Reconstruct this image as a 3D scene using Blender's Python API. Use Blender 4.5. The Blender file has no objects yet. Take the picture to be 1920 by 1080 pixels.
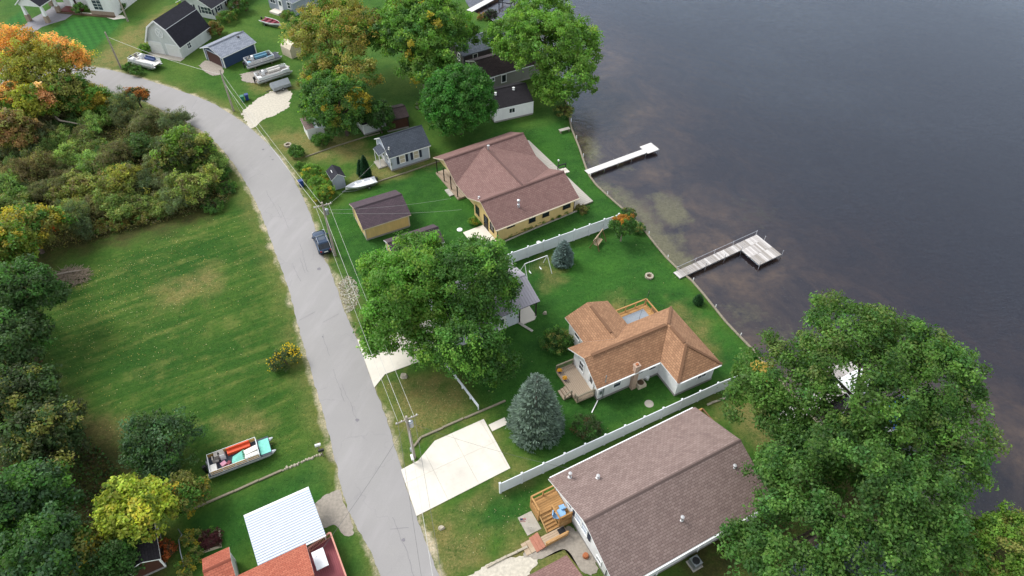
import bpy, math, random
import numpy as np
from mathutils import Vector
R = math.radians
rng = random.Random(7)
scene = bpy.context.scene
COL = scene.collection

# ---------------------------------------------------------------- camera
CAM_H, PITCH, FPX = 61.0, R(46.3), 1280.0
cam_d = bpy.data.cameras.new('camera'); cam = bpy.data.objects.new('camera', cam_d); COL.objects.link(cam)
cam.location = (0, 0, CAM_H); cam.rotation_euler = (R(90) - PITCH, 0, 0)
cam_d.sensor_width = 36; cam_d.lens = 24; cam_d.clip_start = 1; cam_d.clip_end = 3000
scene.camera = cam

# ---------------------------------------------------------------- sky, sun, exposure
SUN_EL, SUN_AZ = R(48), R(-62)
w = bpy.data.worlds.new('World'); scene.world = w; w.use_nodes = True
nt = w.node_tree; nt.nodes.clear()
sky = nt.nodes.new('ShaderNodeTexSky'); sky.sky_type = 'NISHITA'; sky.sun_disc = False
sky.sun_elevation = SUN_EL; sky.sun_rotation = SUN_AZ; sky.dust_density = 1; sky.air_density = 1.0; sky.ozone_density = 1
hs = nt.nodes.new('ShaderNodeHueSaturation'); hs.inputs['Saturation'].default_value = 0.22
bg = nt.nodes.new('ShaderNodeBackground'); bg.inputs['Strength'].default_value = 0.15
wo = nt.nodes.new('ShaderNodeOutputWorld')
nt.links.new(sky.outputs[0], hs.inputs['Color']); nt.links.new(hs.outputs[0], bg.inputs[0]); nt.links.new(bg.outputs[0], wo.inputs[0])
sd = bpy.data.lights.new('sun', 'SUN'); sd.energy = 1.4; sd.angle = R(24); sd.color = (1, .965, .91)
sun = bpy.data.objects.new('sun', sd); COL.objects.link(sun)
sv = Vector((math.sin(SUN_AZ) * math.cos(SUN_EL), math.cos(SUN_AZ) * math.cos(SUN_EL), math.sin(SUN_EL)))
sun.rotation_euler = sv.to_track_quat('Z', 'Y').to_euler()
vs = scene.view_settings
vs.view_transform = 'Standard'; vs.look = 'None'; vs.exposure = 1.15; vs.gamma = 1
scene.render.engine = 'CYCLES'
scene.cycles.max_bounces = 4; scene.cycles.diffuse_bounces = 2; scene.cycles.glossy_bounces = 2; scene.cycles.transmission_bounces = 2; scene.cycles.transparent_max_bounces = 4; scene.cycles.volume_bounces = 0
scene.cycles.use_denoising = True

# ---------------------------------------------------------------- survey: aerial photo coordinates to metres on the site plan
_s, _c = math.sin(PITCH), math.cos(PITCH)
def at(u, v, z=0.0):
    x = (u - 960) / FPX; y = (540 - v) / FPX
    t = (CAM_H - z) / (_s - y * _c)
    return Vector((x * t, (_c + y * _s) * t, z))
def mpp(u, v, z=0.0):
    y = (540 - v) / FPX
    return (CAM_H - z) / (_s - y * _c) / FPX

def lin(h):
    h = h.lstrip('#'); o = []
    for i in (0, 2, 4):
        c = int(h[i:i + 2], 16) / 255
        o.append(c / 12.92 if c <= .04045 else ((c + .055) / 1.055) ** 2.4)
    return tuple(o)

# ---------------------------------------------------------------- materials
class NT:
    def __init__(s, name):
        s.m = bpy.data.materials.new(name); s.m.use_nodes = True
        s.t = s.m.node_tree; s.t.nodes.clear()
        s.out = s.n('OutputMaterial')
    def n(s, typ, **kw):
        nd = s.t.nodes.new('ShaderNode' + typ)
        for k, v in kw.items(): setattr(nd, k, v)
        return nd
    def l(s, a, b): s.t.links.new(a, b)
    def set(s, nd, **kw):
        for k, v in kw.items():
            i = nd.inputs[k.replace('_', ' ')]
            if hasattr(v, 'is_linked') or isinstance(v, bpy.types.NodeSocket): s.l(v, i)
            else: i.default_value = v
    def noise(s, vec, scale, detail=4, rough=.55, out='Fac', dist=0):
        nd = s.n('TexNoise'); nd.inputs['Scale'].default_value = scale; nd.inputs['Detail'].default_value = detail
        nd.inputs['Roughness'].default_value = rough; nd.inputs['Distortion'].default_value = dist
        if vec is not None: s.l(vec, nd.inputs['Vector'])
        return nd.outputs[out]
    def ramp(s, fac, a, b, ca=(0, 0, 0, 1), cb=(1, 1, 1, 1)):
        nd = s.n('ValToRGB'); e = nd.color_ramp.elements
        e[0].position = a; e[1].position = b; e[0].color = ca; e[1].color = cb
        s.l(fac, nd.inputs[0]); return nd.outputs[0]
    def mix(s, fac, a, b, mode='MIX'):
        nd = s.n('Mix', data_type='RGBA', blend_type=mode); nd.clamp_factor = True
        for sock, v in ((nd.inputs[0], fac), (nd.inputs[6], a), (nd.inputs[7], b)):
            if isinstance(v, bpy.types.NodeSocket): s.l(v, sock)
            elif isinstance(v, tuple): sock.default_value = (*v[:3], 1)
            else: sock.default_value = v
        return nd.outputs[2]
    def math(s, op, a, b=0.0, clamp=False):
        nd = s.n('Math', operation=op); nd.use_clamp = clamp
        for sock, v in ((nd.inputs[0], a), (nd.inputs[1], b)):
            if isinstance(v, bpy.types.NodeSocket): s.l(v, sock)
            else: sock.default_value = v
        return nd.outputs[0]
    def mapping(s, vec, scale=(1, 1, 1), rot=(0, 0, 0)):
        if any(rot): n0 = s.n('Mapping'); n0.inputs['Rotation'].default_value = rot; s.l(vec, n0.inputs['Vector']); vec = n0.outputs[0]
        nd = s.n('Mapping'); nd.inputs['Scale'].default_value = scale
        s.l(vec, nd.inputs['Vector']); return nd.outputs[0]
    def coord(s, k='Object'): return s.n('TexCoord').outputs[k]
    def bump(s, h, strength=.3, dist=.02):
        nd = s.n('Bump'); nd.inputs['Strength'].default_value = strength; nd.inputs['Distance'].default_value = dist
        s.l(h, nd.inputs['Height']); return nd.outputs[0]
    def bsdf(s, col, rough=.7, normal=None, metallic=0., spec=.35, link=True):
        b = s.n('BsdfPrincipled')
        for k, v in (('Base Color', col), ('Roughness', rough), ('Metallic', metallic), ('Specular IOR Level', spec)):
            if isinstance(v, bpy.types.NodeSocket): s.l(v, b.inputs[k])
            elif isinstance(v, tuple): b.inputs[k].default_value = (*v[:3], 1)
            else: b.inputs[k].default_value = v
        if normal is not None: s.l(normal, b.inputs['Normal'])
        if link: s.l(b.outputs[0], s.out.inputs[0])
        return b.outputs[0]

M = {}
def sc(c, k): return tuple(min(1, max(0, x * k)) for x in c[:3])
def mat(name, col, rough=.6, var=.18, scale=2.5, bump=.0, bscale=25, metallic=0., spec=.35):
    t = NT(name); v = t.coord()
    f = t.mix(t.ramp(t.noise(v, scale, 5), .3, .7), sc(col, 1 - var), sc(col, 1 + var * .6))
    f = t.mix(t.ramp(t.noise(v, scale * 9, 3), .35, .75), f, sc(col, 1 - var * .8))
    nrm = t.bump(t.noise(v, bscale, 4), bump, .02) if bump else None
    t.bsdf(f, rough, nrm, metallic, spec); M[name] = t.m; return t.m
def shingle(name, c1, c2, row=.23, width=.4, streak=.2):
    t = NT(name); uv = t.coord('UV'); ob = t.coord()
    b = t.n('TexBrick'); b.offset = .5; b.inputs['Scale'].default_value = 1; b.inputs['Brick Width'].default_value = width
    b.inputs['Row Height'].default_value = row; b.inputs['Mortar Size'].default_value = .022; b.inputs['Mortar Smooth'].default_value = .3
    b.inputs['Color1'].default_value = (*c1, 1); b.inputs['Color2'].default_value = (*c2, 1); b.inputs['Mortar'].default_value = (*sc(c2, .6), 1)
    b.inputs['Bias'].default_value = -.1
    t.l(uv, b.inputs['Vector'])
    f = t.mix(t.ramp(t.noise(uv, .55, 5, .6), .25, .75), sc((1, 1, 1), 1 - streak), (1, 1, 1))
    f = t.mix(1.0, b.outputs[0], f, 'MULTIPLY')
    st = t.ramp(t.noise(t.mapping(uv, (1.6, .1, 1)), 1.0, 4, .6), .5, .85)
    f = t.mix(t.math('MULTIPLY', st, .12), f, sc(c2, .6))
    f = t.mix(t.math('MULTIPLY', t.ramp(t.noise(uv, 9, 4, .8), .42, .6), .22), f, sc(c2, .75)); f = t.mix(t.math('MULTIPLY', t.ramp(t.noise(uv, 7.3, 4, .8), .48, .66), .22), f, sc(c1, 1.35))
    h = t.math('ADD', t.math('MULTIPLY', b.outputs[1], -.7), t.noise(uv, 30, 2))
    t.bsdf(f, .82, t.bump(h, .5, .02), 0, .3); M[name] = t.m
def siding(name, col, step=.16, vertical=False, dirt=.16):
    t = NT(name); v = t.coord()
    sp = t.n('SeparateXYZ'); t.l(v, sp.inputs[0])
    if vertical:
        a = t.math('ADD', sp.outputs[0], sp.outputs[1])
    else: a = sp.outputs[2]
    fr = t.math('FRACT', t.math('DIVIDE', a, step))
    line = t.ramp(fr, .84, .97)
    g = t.mix(t.ramp(t.noise(t.mapping(v, (1, 1, .35)), 1.2, 5, .65), .35, .8), col, sc(col, 1 - dirt))
    g = t.mix(t.math('MULTIPLY', line, .28), g, sc(col, .45))
    t.bsdf(g, .55, t.bump(fr, .6, .02), 0, .3); M[name] = t.m
def boards(name, c1, c2, step=.15, along='x', rough=.8):
    t = NT(name); v = t.coord(); sp = t.n('SeparateXYZ'); t.l(v, sp.inputs[0])
    a = sp.outputs[1 if along == 'x' else 0]
    idx = t.math('FLOOR', t.math('DIVIDE', a, step))
    wn = t.n('TexWhiteNoise', noise_dimensions='1D'); t.l(idx, wn.inputs['W'])
    g = t.mix(wn.outputs[0], c1, c2)
    st = t.mapping(v, (.6, 9, 9) if along == 'x' else (9, .6, 9))
    g = t.mix(t.ramp(t.noise(st, 2.2, 4, .7), .35, .8), g, sc(c1, .7))
    t.bsdf(g, rough, t.bump(t.noise(st, 4, 3), .25, .01), 0, .25); M[name] = t.m
def stained(name, col):
    t = NT(name); v = t.coord()
    c = t.mix(t.ramp(t.noise(v, .35, 5, .65), .3, .75), sc(col, .84), sc(col, 1.03)); c = t.mix(t.math('MULTIPLY', t.ramp(t.noise(v, 1.1, 6, .7), .55, .72), .5), c, sc(col, .72))
    c = t.mix(t.math('MULTIPLY', t.ramp(t.noise(t.mapping(v, (.25, 1.6, 1), (0, 0, R(-28))), 1.2, 4, .6), .55, .75), .35), c, sc(col, .75)); c = t.mix(t.math('MULTIPLY', t.ramp(t.noise(v, 7, 3, .7), .6, .75), .5), c, sc(col, .68))
    t.bsdf(c, .88, t.bump(t.noise(v, 40, 3), .15, .01), 0, .25); M[name] = t.m
def glass(name, col):
    t = NT(name); v = t.coord()
    t.bsdf(t.mix(t.noise(v, 1.5, 2), sc(col, .5), sc(col, 1.4)), .08, None, 0, .6); M[name] = t.m

shingle('roof_mauve', lin('8b7973'), lin('76645f')); shingle('roof_mauve_dark', lin('57484f'), lin('453a41'))
shingle('roof_rose', lin('876a64'), lin('775a55')); shingle('roof_orange', lin('a67f60'), lin('8a664c'), .24, .4)
shingle('roof_red', lin('ad6650'), lin('97503d')); shingle('roof_grey', lin('6a727c'), lin('535b66'))
shingle('roof_slate', lin('4a515b'), lin('3c434d')); shingle('roof_light', lin('9aa0ab'), lin('777e8b'), .2, .5, .1)
shingle('roof_black', lin('2b2b35'), lin('1f1f28')); shingle('roof_charcoal', lin('2e2b30'), lin('242126'))
shingle('roof_brown', lin('45393a'), lin('352b2c'))
siding('white_siding', lin('e6e7e6')); siding('white_siding_dull', lin('cfd4d2')); siding('blue_siding', lin('36496a'))
siding('grey_siding', lin('9aa2ae')); siding('pale_blue_siding', lin('b9c2cf')); siding('dark_siding', lin('4a4448'))
siding('yellow_board', lin('d0b67c'), .3, True, .25); siding('cream_board', lin('d3bd8b'), .32, True, .25)
siding('tan_siding', lin('7b7d75'), .35, True); siding('brown_siding', lin('51352d'), .2); siding('ribbed_white', lin('d5dbe4'), .25, True)
mat('trim_white', lin('e9ebea'), .5, .07); mat('vinyl', lin('e3e8ec'), .35, .06, 1.2); mat('trim_dark', lin('2b2723'), .6)
mat('trim_tan', lin('c9bda6'), .6); mat('stone_wall', lin('a08f7e'), .9, .35, 6, .5)
mat('foundation', lin('8c8a86'), .9, .2, 4, .3)
mat('metal_grey', lin('9a979f'), .45, .08, 2, 0, 20, .0, .5); mat('metal_white', lin('c2cbd8'), .4, .08, 1.5, 0, 20, 0, .5)
mat('galv', lin('a7acb2'), .35, .12, 4, 0, 20, .8); mat('aluminium', lin('c8cbd0'), .32, .1, 3, 0, 20, .6)
mat('dark_metal', lin('26272b'), .45); mat('black_rubber', lin('17171a'), .8); mat('black_plastic', lin('1d1f22'), .5)
boards('deck_grey', lin('a8a39a'), lin('c5c1b8')); boards('deck_grey_y', lin('a8a39a'), lin('c9c5bc'), .15, 'y')
boards('deck_tan', lin('a9937a'), lin('c2b19b')); boards('deck_tan_y', lin('9d8b78'), lin('b7a896'), .15, 'y')
boards('cedar', lin('a97f4f'), lin('c49a66')); boards('cedar_y', lin('ab8352'), lin('cba674'), .15, 'y'); boards('red_deck', lin('8d4f55'), lin('9d5b60'), .14, 'y')
mat('red_step', lin('a8735f'), .8, .2, 3, .2); mat('pink_rail', lin('c78d7c'), .7); mat('red_floor', lin('6e2a2a'), .7)
mat('concrete', lin('d8d1c4'), .85, .1, 1.1, .15, 40); stained('concrete_pale', lin('d8d2c6'))
mat('concrete_grey', lin('a9a398'), .9, .2, 1.5, .2, 30); mat('paver', lin('86848a'), .9, .2, 2, .3, 12)
mat('timber', lin('8a8270'), .9, .3, 5, .4); mat('timber_brown', lin('7a5c40'), .9, .3, 5, .4); mat('stone', lin('b3aa98'), .9, .35, 6, .5, 8)
mat('pole_wood', lin('a39a8e'), .9, .3, 4, .4); mat('wire_light', lin('b9b9b4'), .5); mat('wire_dark', lin('5f5f60'), .6)
mat('blue_bin', lin('26407e'), .5); mat('green_bin', lin('2f7a5e'), .5); mat('blue_cloth', lin('3b66b4'), .8, .2, 3, .3, 6)
mat('chair_blue', lin('8db6dd'), .8, .15, 8); mat('teal', lin('7fd0c0'), .75, .25, 3, .3, 6); mat('orange_seat', lin('d8522c'), .6)
mat('tan_panel', lin('c39c5c'), .6); mat('vinyl_seat', lin('dcd9d2'), .5, .12, 5); mat('grey_seat', lin('8f8a84'), .6); mat('dock_white', lin('cfcdc9'), .6, .15, 2); mat('boat_white', lin('e6e8ea'), .3, .08, 2)
mat('maroon', lin('7d2a3a'), .6); mat('pink', lin('c58aa0'), .6); mat('navy_seat', lin('2c4270'), .6); mat('carpet_dark', lin('4a4f58'), .95, .3, 6)
mat('aqua_seat', lin('6f9fb6'), .6); mat('tarp_grey', lin('9aa0a6'), .6, .15, 2, .3, 3); mat('brick', lin('b39a88'), .9, .25, 9, .5, 12)
mat('terracotta', lin('a1623f'), .8); mat('pot_blue', lin('2b3c86'), .4); mat('flower_gold', lin('c9922a'), .8, .3, 12)
mat('rug', lin('8d949c'), .95, .2, 7); mat('mat_black', lin('202124'), .9); mat('flag_red', lin('b5363c'), .8); mat('flag_white', lin('e6e6e6'), .8); mat('flag_blue', lin('2b3766'), .8)
mat('gravel_white', lin('c4bdae'), .95, .3, 3.5, .8, 16); mat('gravel', lin('9d958a'), .95, .3, 4, .7, 16)
mat('bark', lin('5b5048'), .95, .35, 5, .6, 12); mat('bark_light', lin('8b8175'), .95, .3, 5, .5, 12); mat('mulch', lin('5d4b39'), .95, .4, 6, .6, 14)
mat('deadwood', lin('8d7f6e'), .95, .3, 6, .4)
glass('window_glass', lin('3c4650')); glass('glass_dark', lin('20262d')); glass('car_glass', lin('3a4654'))
mat('car_paint', lin('2b3d54'), .22, .05, 1, 0, 20, .5, .6); mat('headlight', lin('d9dde2'), .15); mat('tail', lin('8f1d1d'), .3)
mat('brown_door', lin('4e3533'), .6, .1); mat('garage_door', lin('e4e4e2'), .5, .05); mat('shutter', lin('2c3344'), .6); mat('roof_vent', lin('c3c3c3'), .4, .1, 5, 0, 20, .6)

def leaf_mat():
    t = NT('leaf'); a = t.n('Attribute'); a.attribute_name = 'leaf_col'
    oi = t.n('ObjectInfo')
    c = t.mix(1.0, a.outputs['Color'], oi.outputs['Color'], 'MULTIPLY')
    p = t.bsdf(c, .55, None, 0, .22, link=False)
    tr = t.n('BsdfTranslucent'); t.l(t.mix(1.0, c, (1.2, 1.35, .7), 'MULTIPLY'), tr.inputs[0])
    mx = t.n('MixShader'); mx.inputs[0].default_value = .45
    t.l(p, mx.inputs[1]); t.l(tr.outputs[0], mx.inputs[2]); t.l(mx.outputs[0], t.out.inputs[0]); M['leaf'] = t.m
leaf_mat()

# ---------------------------------------------------------------- object helpers
def tag(o, label=None, cat=None, group=None, kind=None):
    for k, v in (('label', label), ('category', cat), ('group', group), ('kind', kind)):
        if v: o[k] = v
    return o
def thing(name, label, cat, loc=(0, 0, 0), rz=0., group=None):
    o = bpy.data.objects.new(name, None); COL.objects.link(o); o.empty_display_size = .3
    o.location = loc; o.rotation_euler = (0, 0, rz); return tag(o, label, cat, group)
def link(name, me, parent=None, loc=(0, 0, 0), rz=0.):
    o = bpy.data.objects.new(name, me); COL.objects.link(o); o.parent = parent
    o.location = loc; o.rotation_euler = (0, 0, rz) if not isinstance(rz, (tuple, list)) else rz
    return o
def copy_tree(o, parent=None):
    c = o.copy(); COL.objects.link(c); c.parent = parent
    for ch in list(o.children): copy_tree(ch, c)
    return c
class MB:
    def __init__(s): s.v = []; s.f = []; s.mi = []; s.uv = []
    def add(s, vs, fs, mi=0, uvs=None):
        b = len(s.v); s.v += [tuple(p) for p in vs]
        for i, f in enumerate(fs):
            s.f.append([b + k for k in f]); s.mi.append(mi); s.uv.append(uvs[i] if uvs and i < len(uvs) else None)
        return s
    def box(s, cx, cy, cz, sx, sy, sz, rz=0., mi=0, taper=1.):
        c, n = math.cos(rz), math.sin(rz); P = []
        for z, k in ((-.5, 1), (.5, taper)):
            for x, y in ((-.5, -.5), (.5, -.5), (.5, .5), (-.5, .5)):
                a, b = x * sx * k, y * sy * k
                P.append((cx + a * c - b * n, cy + a * n + b * c, cz + z * sz))
        return s.add(P, [(3, 2, 1, 0), (4, 5, 6, 7), (0, 1, 5, 4), (1, 2, 6, 5), (2, 3, 7, 6), (3, 0, 4, 7)], mi)
    def b2(s, x0, x1, y0, y1, z0, z1, mi=0):
        return s.box((x0 + x1) / 2, (y0 + y1) / 2, (z0 + z1) / 2, abs(x1 - x0), abs(y1 - y0), abs(z1 - z0), 0, mi)
    def bar(s, p, q, wd, h, mi=0):
        p, q = Vector(p), Vector(q); d = (q - p).normalized()
        a = d.cross(Vector((0, 0, 1)));  a = a.normalized() if a.length > 1e-4 else Vector((1, 0, 0))
        b = a.cross(d).normalized(); P = []
        for o in (p, q):
            for i, j in ((-.5, -.5), (.5, -.5), (.5, .5), (-.5, .5)): P.append(o + a * wd * i + b * h * j)
        return s.add(P, [(3, 2, 1, 0), (4, 5, 6, 7), (0, 1, 5, 4), (1, 2, 6, 5), (2, 3, 7, 6), (3, 0, 4, 7)], mi)
    def tube(s, pts, rad, n=8, mi=0, caps=True):
        pts = [Vector(p) for p in pts]
        if not isinstance(rad, (list, tuple)): rad = [rad] * len(pts)
        P = []; F = []
        for i, p in enumerate(pts):
            d = (pts[min(i + 1, len(pts) - 1)] - pts[max(i - 1, 0)]).normalized()
            a = d.cross(Vector((.31, .17, .94)));  a = a.normalized() if a.length > 1e-3 else Vector((1, 0, 0))
            b = d.cross(a).normalized()
            for k in range(n):
                t = 2 * math.pi * k / n; P.append(p + (a * math.cos(t) + b * math.sin(t)) * rad[i])
        for i in range(len(pts) - 1):
            for k in range(n):
                k2 = (k + 1) % n; F.append((i * n + k, i * n + k2, (i + 1) * n + k2, (i + 1) * n + k))
        if caps: F.append(tuple(range(n - 1, -1, -1))); F.append(tuple(range((len(pts) - 1) * n, len(pts) * n)))
        return s.add(P, F, mi)
    def lathe(s, prof, n=12, c=(0, 0, 0), mi=0):
        return s.tube([(c[0], c[1], c[2] + z) for r, z in prof], [max(r, .002) for r, z in prof], n, mi)
    def prism(s, poly, z0, z1, mi=0):
        n = len(poly); P = [(p[0], p[1], z0) for p in poly] + [(p[0], p[1], z1) for p in poly]
        return s.add(P, [tuple(range(n - 1, -1, -1)), tuple(range(n, 2 * n))] + [(i, (i + 1) % n, n + (i + 1) % n, n + i) for i in range(n)], mi)
    def yz(s, prof, x0, x1, mi=0):
        n = len(prof); P = [(x0, y, z) for y, z in prof] + [(x1, y, z) for y, z in prof]
        return s.add(P, [tuple(range(n)), tuple(range(2 * n - 1, n - 1, -1))] + [(i, n + i, n + (i + 1) % n, (i + 1) % n) for i in range(n)], mi)
    def xz(s, prof, y0, y1, mi=0):
        n = len(prof); P = [(x, y0, z) for x, z in prof] + [(x, y1, z) for x, z in prof]
        return s.add(P, [tuple(range(n)), tuple(range(2 * n - 1, n - 1, -1))] + [(i, n + i, n + (i + 1) % n, (i + 1) % n) for i in range(n)], mi)
    def slab(s, poly, th=.14, mi=0, mi_edge=1):
        poly = [Vector(p) for p in poly]; n = len(poly)
        nr = Vector((0, 0, 0))
        for i in range(n): nr += (poly[i]).cross(poly[(i + 1) % n])
        if nr.z < 0: poly = poly[::-1]; nr = -nr
        nr.normalize(); u = Vector((0, 0, 1)).cross(nr); u = u.normalized() if u.length > 1e-4 else Vector((1, 0, 0))
        vv = nr.cross(u); uv = [(p.dot(u), p.dot(vv)) for p in poly]
        P = poly + [p - Vector((0, 0, th)) for p in poly]
        s.add(P[:], [tuple(range(n))], mi, [uv]); b = len(s.v) - 2 * n
        for f in [tuple(range(2 * n - 1, n - 1, -1))] + [(i, n + i, n + (i + 1) % n, (i + 1) % n) for i in range(n)]:
            s.f.append([b + k for k in f]); s.mi.append(mi_edge); s.uv.append(None)
        return s
    def mesh(s, name, mats, smooth=False):
        me = bpy.data.meshes.new(name); me.from_pydata(s.v, [], s.f)
        for m in (mats if isinstance(mats, (list, tuple)) else [mats]): me.materials.append(M[m] if isinstance(m, str) else m)
        nm = len(me.materials)
        me.polygons.foreach_set('material_index', [min(i, nm - 1) for i in s.mi])
        if any(s.uv):
            ul = me.uv_layers.new(name='UVMap')
            for p, uv in zip(me.polygons, s.uv):
                if uv:
                    for li, c in zip(p.loop_indices, uv): ul.data[li].uv = c
        if smooth: me.polygons.foreach_set('use_smooth', [True] * len(me.polygons))
        me.update(); return me
    def build(s, name, mats, parent=None, loc=(0, 0, 0), rz=0., smooth=False):
        return link(name, s.mesh(name, mats, smooth), parent, loc, rz)

def np_mesh(name, V, nper, cols=None, matname='leaf'):
    n = len(V); me = bpy.data.meshes.new(name); nf = n // nper
    me.vertices.add(n); me.vertices.foreach_set('co', np.ascontiguousarray(V, dtype=np.float32).ravel())
    me.loops.add(n); me.loops.foreach_set('vertex_index', np.arange(n, dtype=np.int32))
    me.polygons.add(nf); me.polygons.foreach_set('loop_start', np.arange(0, n, nper, dtype=np.int32))
    if cols is not None:
        a = me.attributes.new('leaf_col', 'FLOAT_COLOR', 'POINT')
        a.data.foreach_set('color', np.ascontiguousarray(np.concatenate([cols, np.ones((n, 1))], 1), dtype=np.float32).ravel())
    me.materials.append(M[matname]); me.update(calc_edges=True); return me
# ================================================================ SETTING
def W2(pts): return [tuple(at(u, v)[:2]) for u, v in pts]
SHORE_PX = [(855, -60), (868, -20), (874, 5), (884, 20), (905, 29), (926, 40), (975, 75), (1020, 112), (1050, 155), (1064, 200), (1071, 240), (1085, 275), (1101, 322),
            (1116, 346), (1160, 386), (1196, 418), (1218, 446), (1242, 476), (1268, 503), (1292, 522), (1325, 560), (1362, 606), (1416, 662),
            (1480, 735), (1545, 805), (1620, 868), (1720, 930), (1800, 966), (1920, 992), (2060, 1040)]
SHORE = [(-14, 420), (-12, 200)] + W2(SHORE_PX) + [(70, 14), (160, -30), (400, -200)]
LAKE = SHORE + [(900, -200), (900, 900), (-14, 900)]
def sd_poly(P, poly):
    P = np.asarray(P, float); Q = np.asarray(poly, float); d = np.full(len(P), 1e9); ins = np.zeros(len(P), bool)
    for i in range(len(Q)):
        a, b = Q[i], Q[(i + 1) % len(Q)]; e = b - a; wv = P - a
        t = np.clip((wv @ e) / max(e @ e, 1e-9), 0, 1); q = wv - t[:, None] * e
        d = np.minimum(d, (q ** 2).sum(1))
        c1 = (a[1] <= P[:, 1]) & (b[1] > P[:, 1]); c2 = (b[1] <= P[:, 1]) & (a[1] > P[:, 1]); cr = e[0] * wv[:, 1] - e[1] * wv[:, 0]
        ins ^= (c1 & (cr > 0)) | (c2 & (cr < 0))
    d = np.sqrt(d); return np.where(ins, -d, d)
def near_line(P, line):
    P = np.asarray(P, float); best = np.full(len(P), 1e9); out = P.copy()
    for a, b in zip(line[:-1], line[1:]):
        a, b = np.array(a), np.array(b); e = b - a; t = np.clip(((P - a) @ e) / (e @ e), 0, 1); q = a + t[:, None] * e
        d = ((P - q) ** 2).sum(1); k = d < best; best[k] = d[k]; out[k] = q[k]
    return out, np.sqrt(best)
def vnoise(P, s, seed=0):
    r = np.random.RandomState(seed); o = np.zeros(len(P))
    for k in range(6):
        a = r.rand() * 6.28; f = (.6 + r.rand() * 1.1) / s; o += np.sin((P[:, 0] * math.cos(a) + P[:, 1] * math.sin(a)) * f * 6.28 + r.rand() * 6.28 + 1.7 * np.sin((P[:, 1] * math.cos(a) - P[:, 0] * math.sin(a)) * f * 4))
    return o / 6

# ---- road
ROAD_L = [(-260, 215), (-120, 188), (0, 172), (90, 160), (155, 160), (195, 171), (235, 180), (275, 192), (322, 216), (360, 235), (387, 252), (418, 282), (450, 325), (474, 368), (489, 400), (515, 470), (541, 541), (555, 596), (576, 670), (596, 741), (603, 762), (631, 873), (643, 926), (665, 982), (680, 1006), (696, 1036), (713, 1080), (745, 1170)]
ROAD_R = [(-260, 160), (-120, 140), (0, 128), (90, 122), (157, 124), (210, 132), (275, 150), (342, 172), (390, 190), (430, 212), (465, 237), (495, 263), (520, 289), (543, 322), (567, 368), (583, 405), (591, 428), (605, 479), (620, 508), (650, 593), (670, 637), (702, 727), (716, 760), (747, 858), (759, 902), (780, 967), (803, 1027), (822, 1080), (855, 1170)]
def resample(line, step):
    L = [np.array(p, float) for p in line]
    # Catmull-Rom
    P = [2 * L[0] - L[1]] + L + [2 * L[-1] - L[-2]]; pts = []
    for i in range(1, len(P) - 2):
        n = 10
        for k in range(n):
            t = k / n; p0, p1, p2, p3 = P[i - 1], P[i], P[i + 1], P[i + 2]
            pts.append(.5 * ((2 * p1) + (-p0 + p2) * t + (2 * p0 - 5 * p1 + 4 * p2 - p3) * t * t + (-p0 + 3 * p1 - 3 * p2 + p3) * t ** 3))
    pts.append(P[-2]); pts = np.array(pts); d = np.r_[0, np.cumsum(np.hypot(*np.diff(pts, axis=0).T))]
    s = np.linspace(0, d[-1], max(2, int(d[-1] / step))); return np.c_[np.interp(s, d, pts[:, 0]), np.interp(s, d, pts[:, 1])]
RL = resample(W2(ROAD_L), .5); RR = resample(W2(ROAD_R), .5)
nseg = 420
def even(A, n):
    d = np.r_[0, np.cumsum(np.hypot(*np.diff(A, axis=0).T))]; s = np.linspace(0, d[-1], n); return np.c_[np.interp(s, d, A[:, 0]), np.interp(s, d, A[:, 1])]
RLe, RRe = even(RL, nseg), even(RR, nseg)
ROADPOLY = np.concatenate([RLe[::6], RRe[::-6]])

def road_mat():
    t = NT('asphalt'); v = t.coord()
    base = t.mix(t.ramp(t.noise(v, .25, 5, .6), .3, .7), lin('918f8e'), lin('989694'))
    base = t.mix(t.ramp(t.noise(v, 18, 3, .7), .3, .75), base, lin('8b8988'))
    base = t.mix(t.ramp(t.noise(t.mapping(v, (.5, .1, 1), (0, 0, R(20))), 1.2, 4, .6), .5, .95), base, lin('9d9a9a'))
    vo = t.n('TexVoronoi', feature='DISTANCE_TO_EDGE'); vo.inputs['Scale'].default_value = .16
    wv = t.n('VectorMath', operation='ADD'); nz = t.n('TexNoise'); nz.inputs['Scale'].default_value = .5; nz.inputs['Detail'].default_value = 6
    t.l(v, nz.inputs['Vector']); sc_ = t.n('VectorMath', operation='SCALE'); sc_.inputs['Scale'].default_value = 3.0
    t.l(nz.outputs['Color'], sc_.inputs[0]); t.l(v, wv.inputs[0]); t.l(sc_.outputs[0], wv.inputs[1]); t.l(wv.outputs[0], vo.inputs['Vector'])
    cr = t.ramp(vo.outputs['Distance'], .0, .012, (1, 1, 1, 1), (0, 0, 0, 1))
    cr = t.math('MULTIPLY', cr, t.ramp(t.noise(v, .2, 2), .45, .6))
    base = t.mix(t.math('MULTIPLY', cr, .3), base, lin('757277'))
    t.bsdf(base, .9, t.bump(t.noise(v, 60, 3), .25, .01), 0, .25); M['asphalt'] = t.m
road_mat()
V = []; F = []; nx = 9
for i in range(nseg):
    jl = .1 * math.sin(i * .9) * math.sin(i * .23 + 1) + rng.uniform(-.07, .07); jr = .1 * math.sin(i * .77 + 2) * math.sin(i * .31) + rng.uniform(-.07, .07)
    a, b = RLe[i], RRe[i]; d = (b - a) / np.hypot(*(b - a)); a = a - d * jl * .6; b = b + d * jr * .6
    for k in range(nx):
        f = k / (nx - 1); p = a * (1 - f) + b * f; V.append((p[0], p[1], .03 + .05 * (1 - (2 * f - 1) ** 2)))
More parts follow.
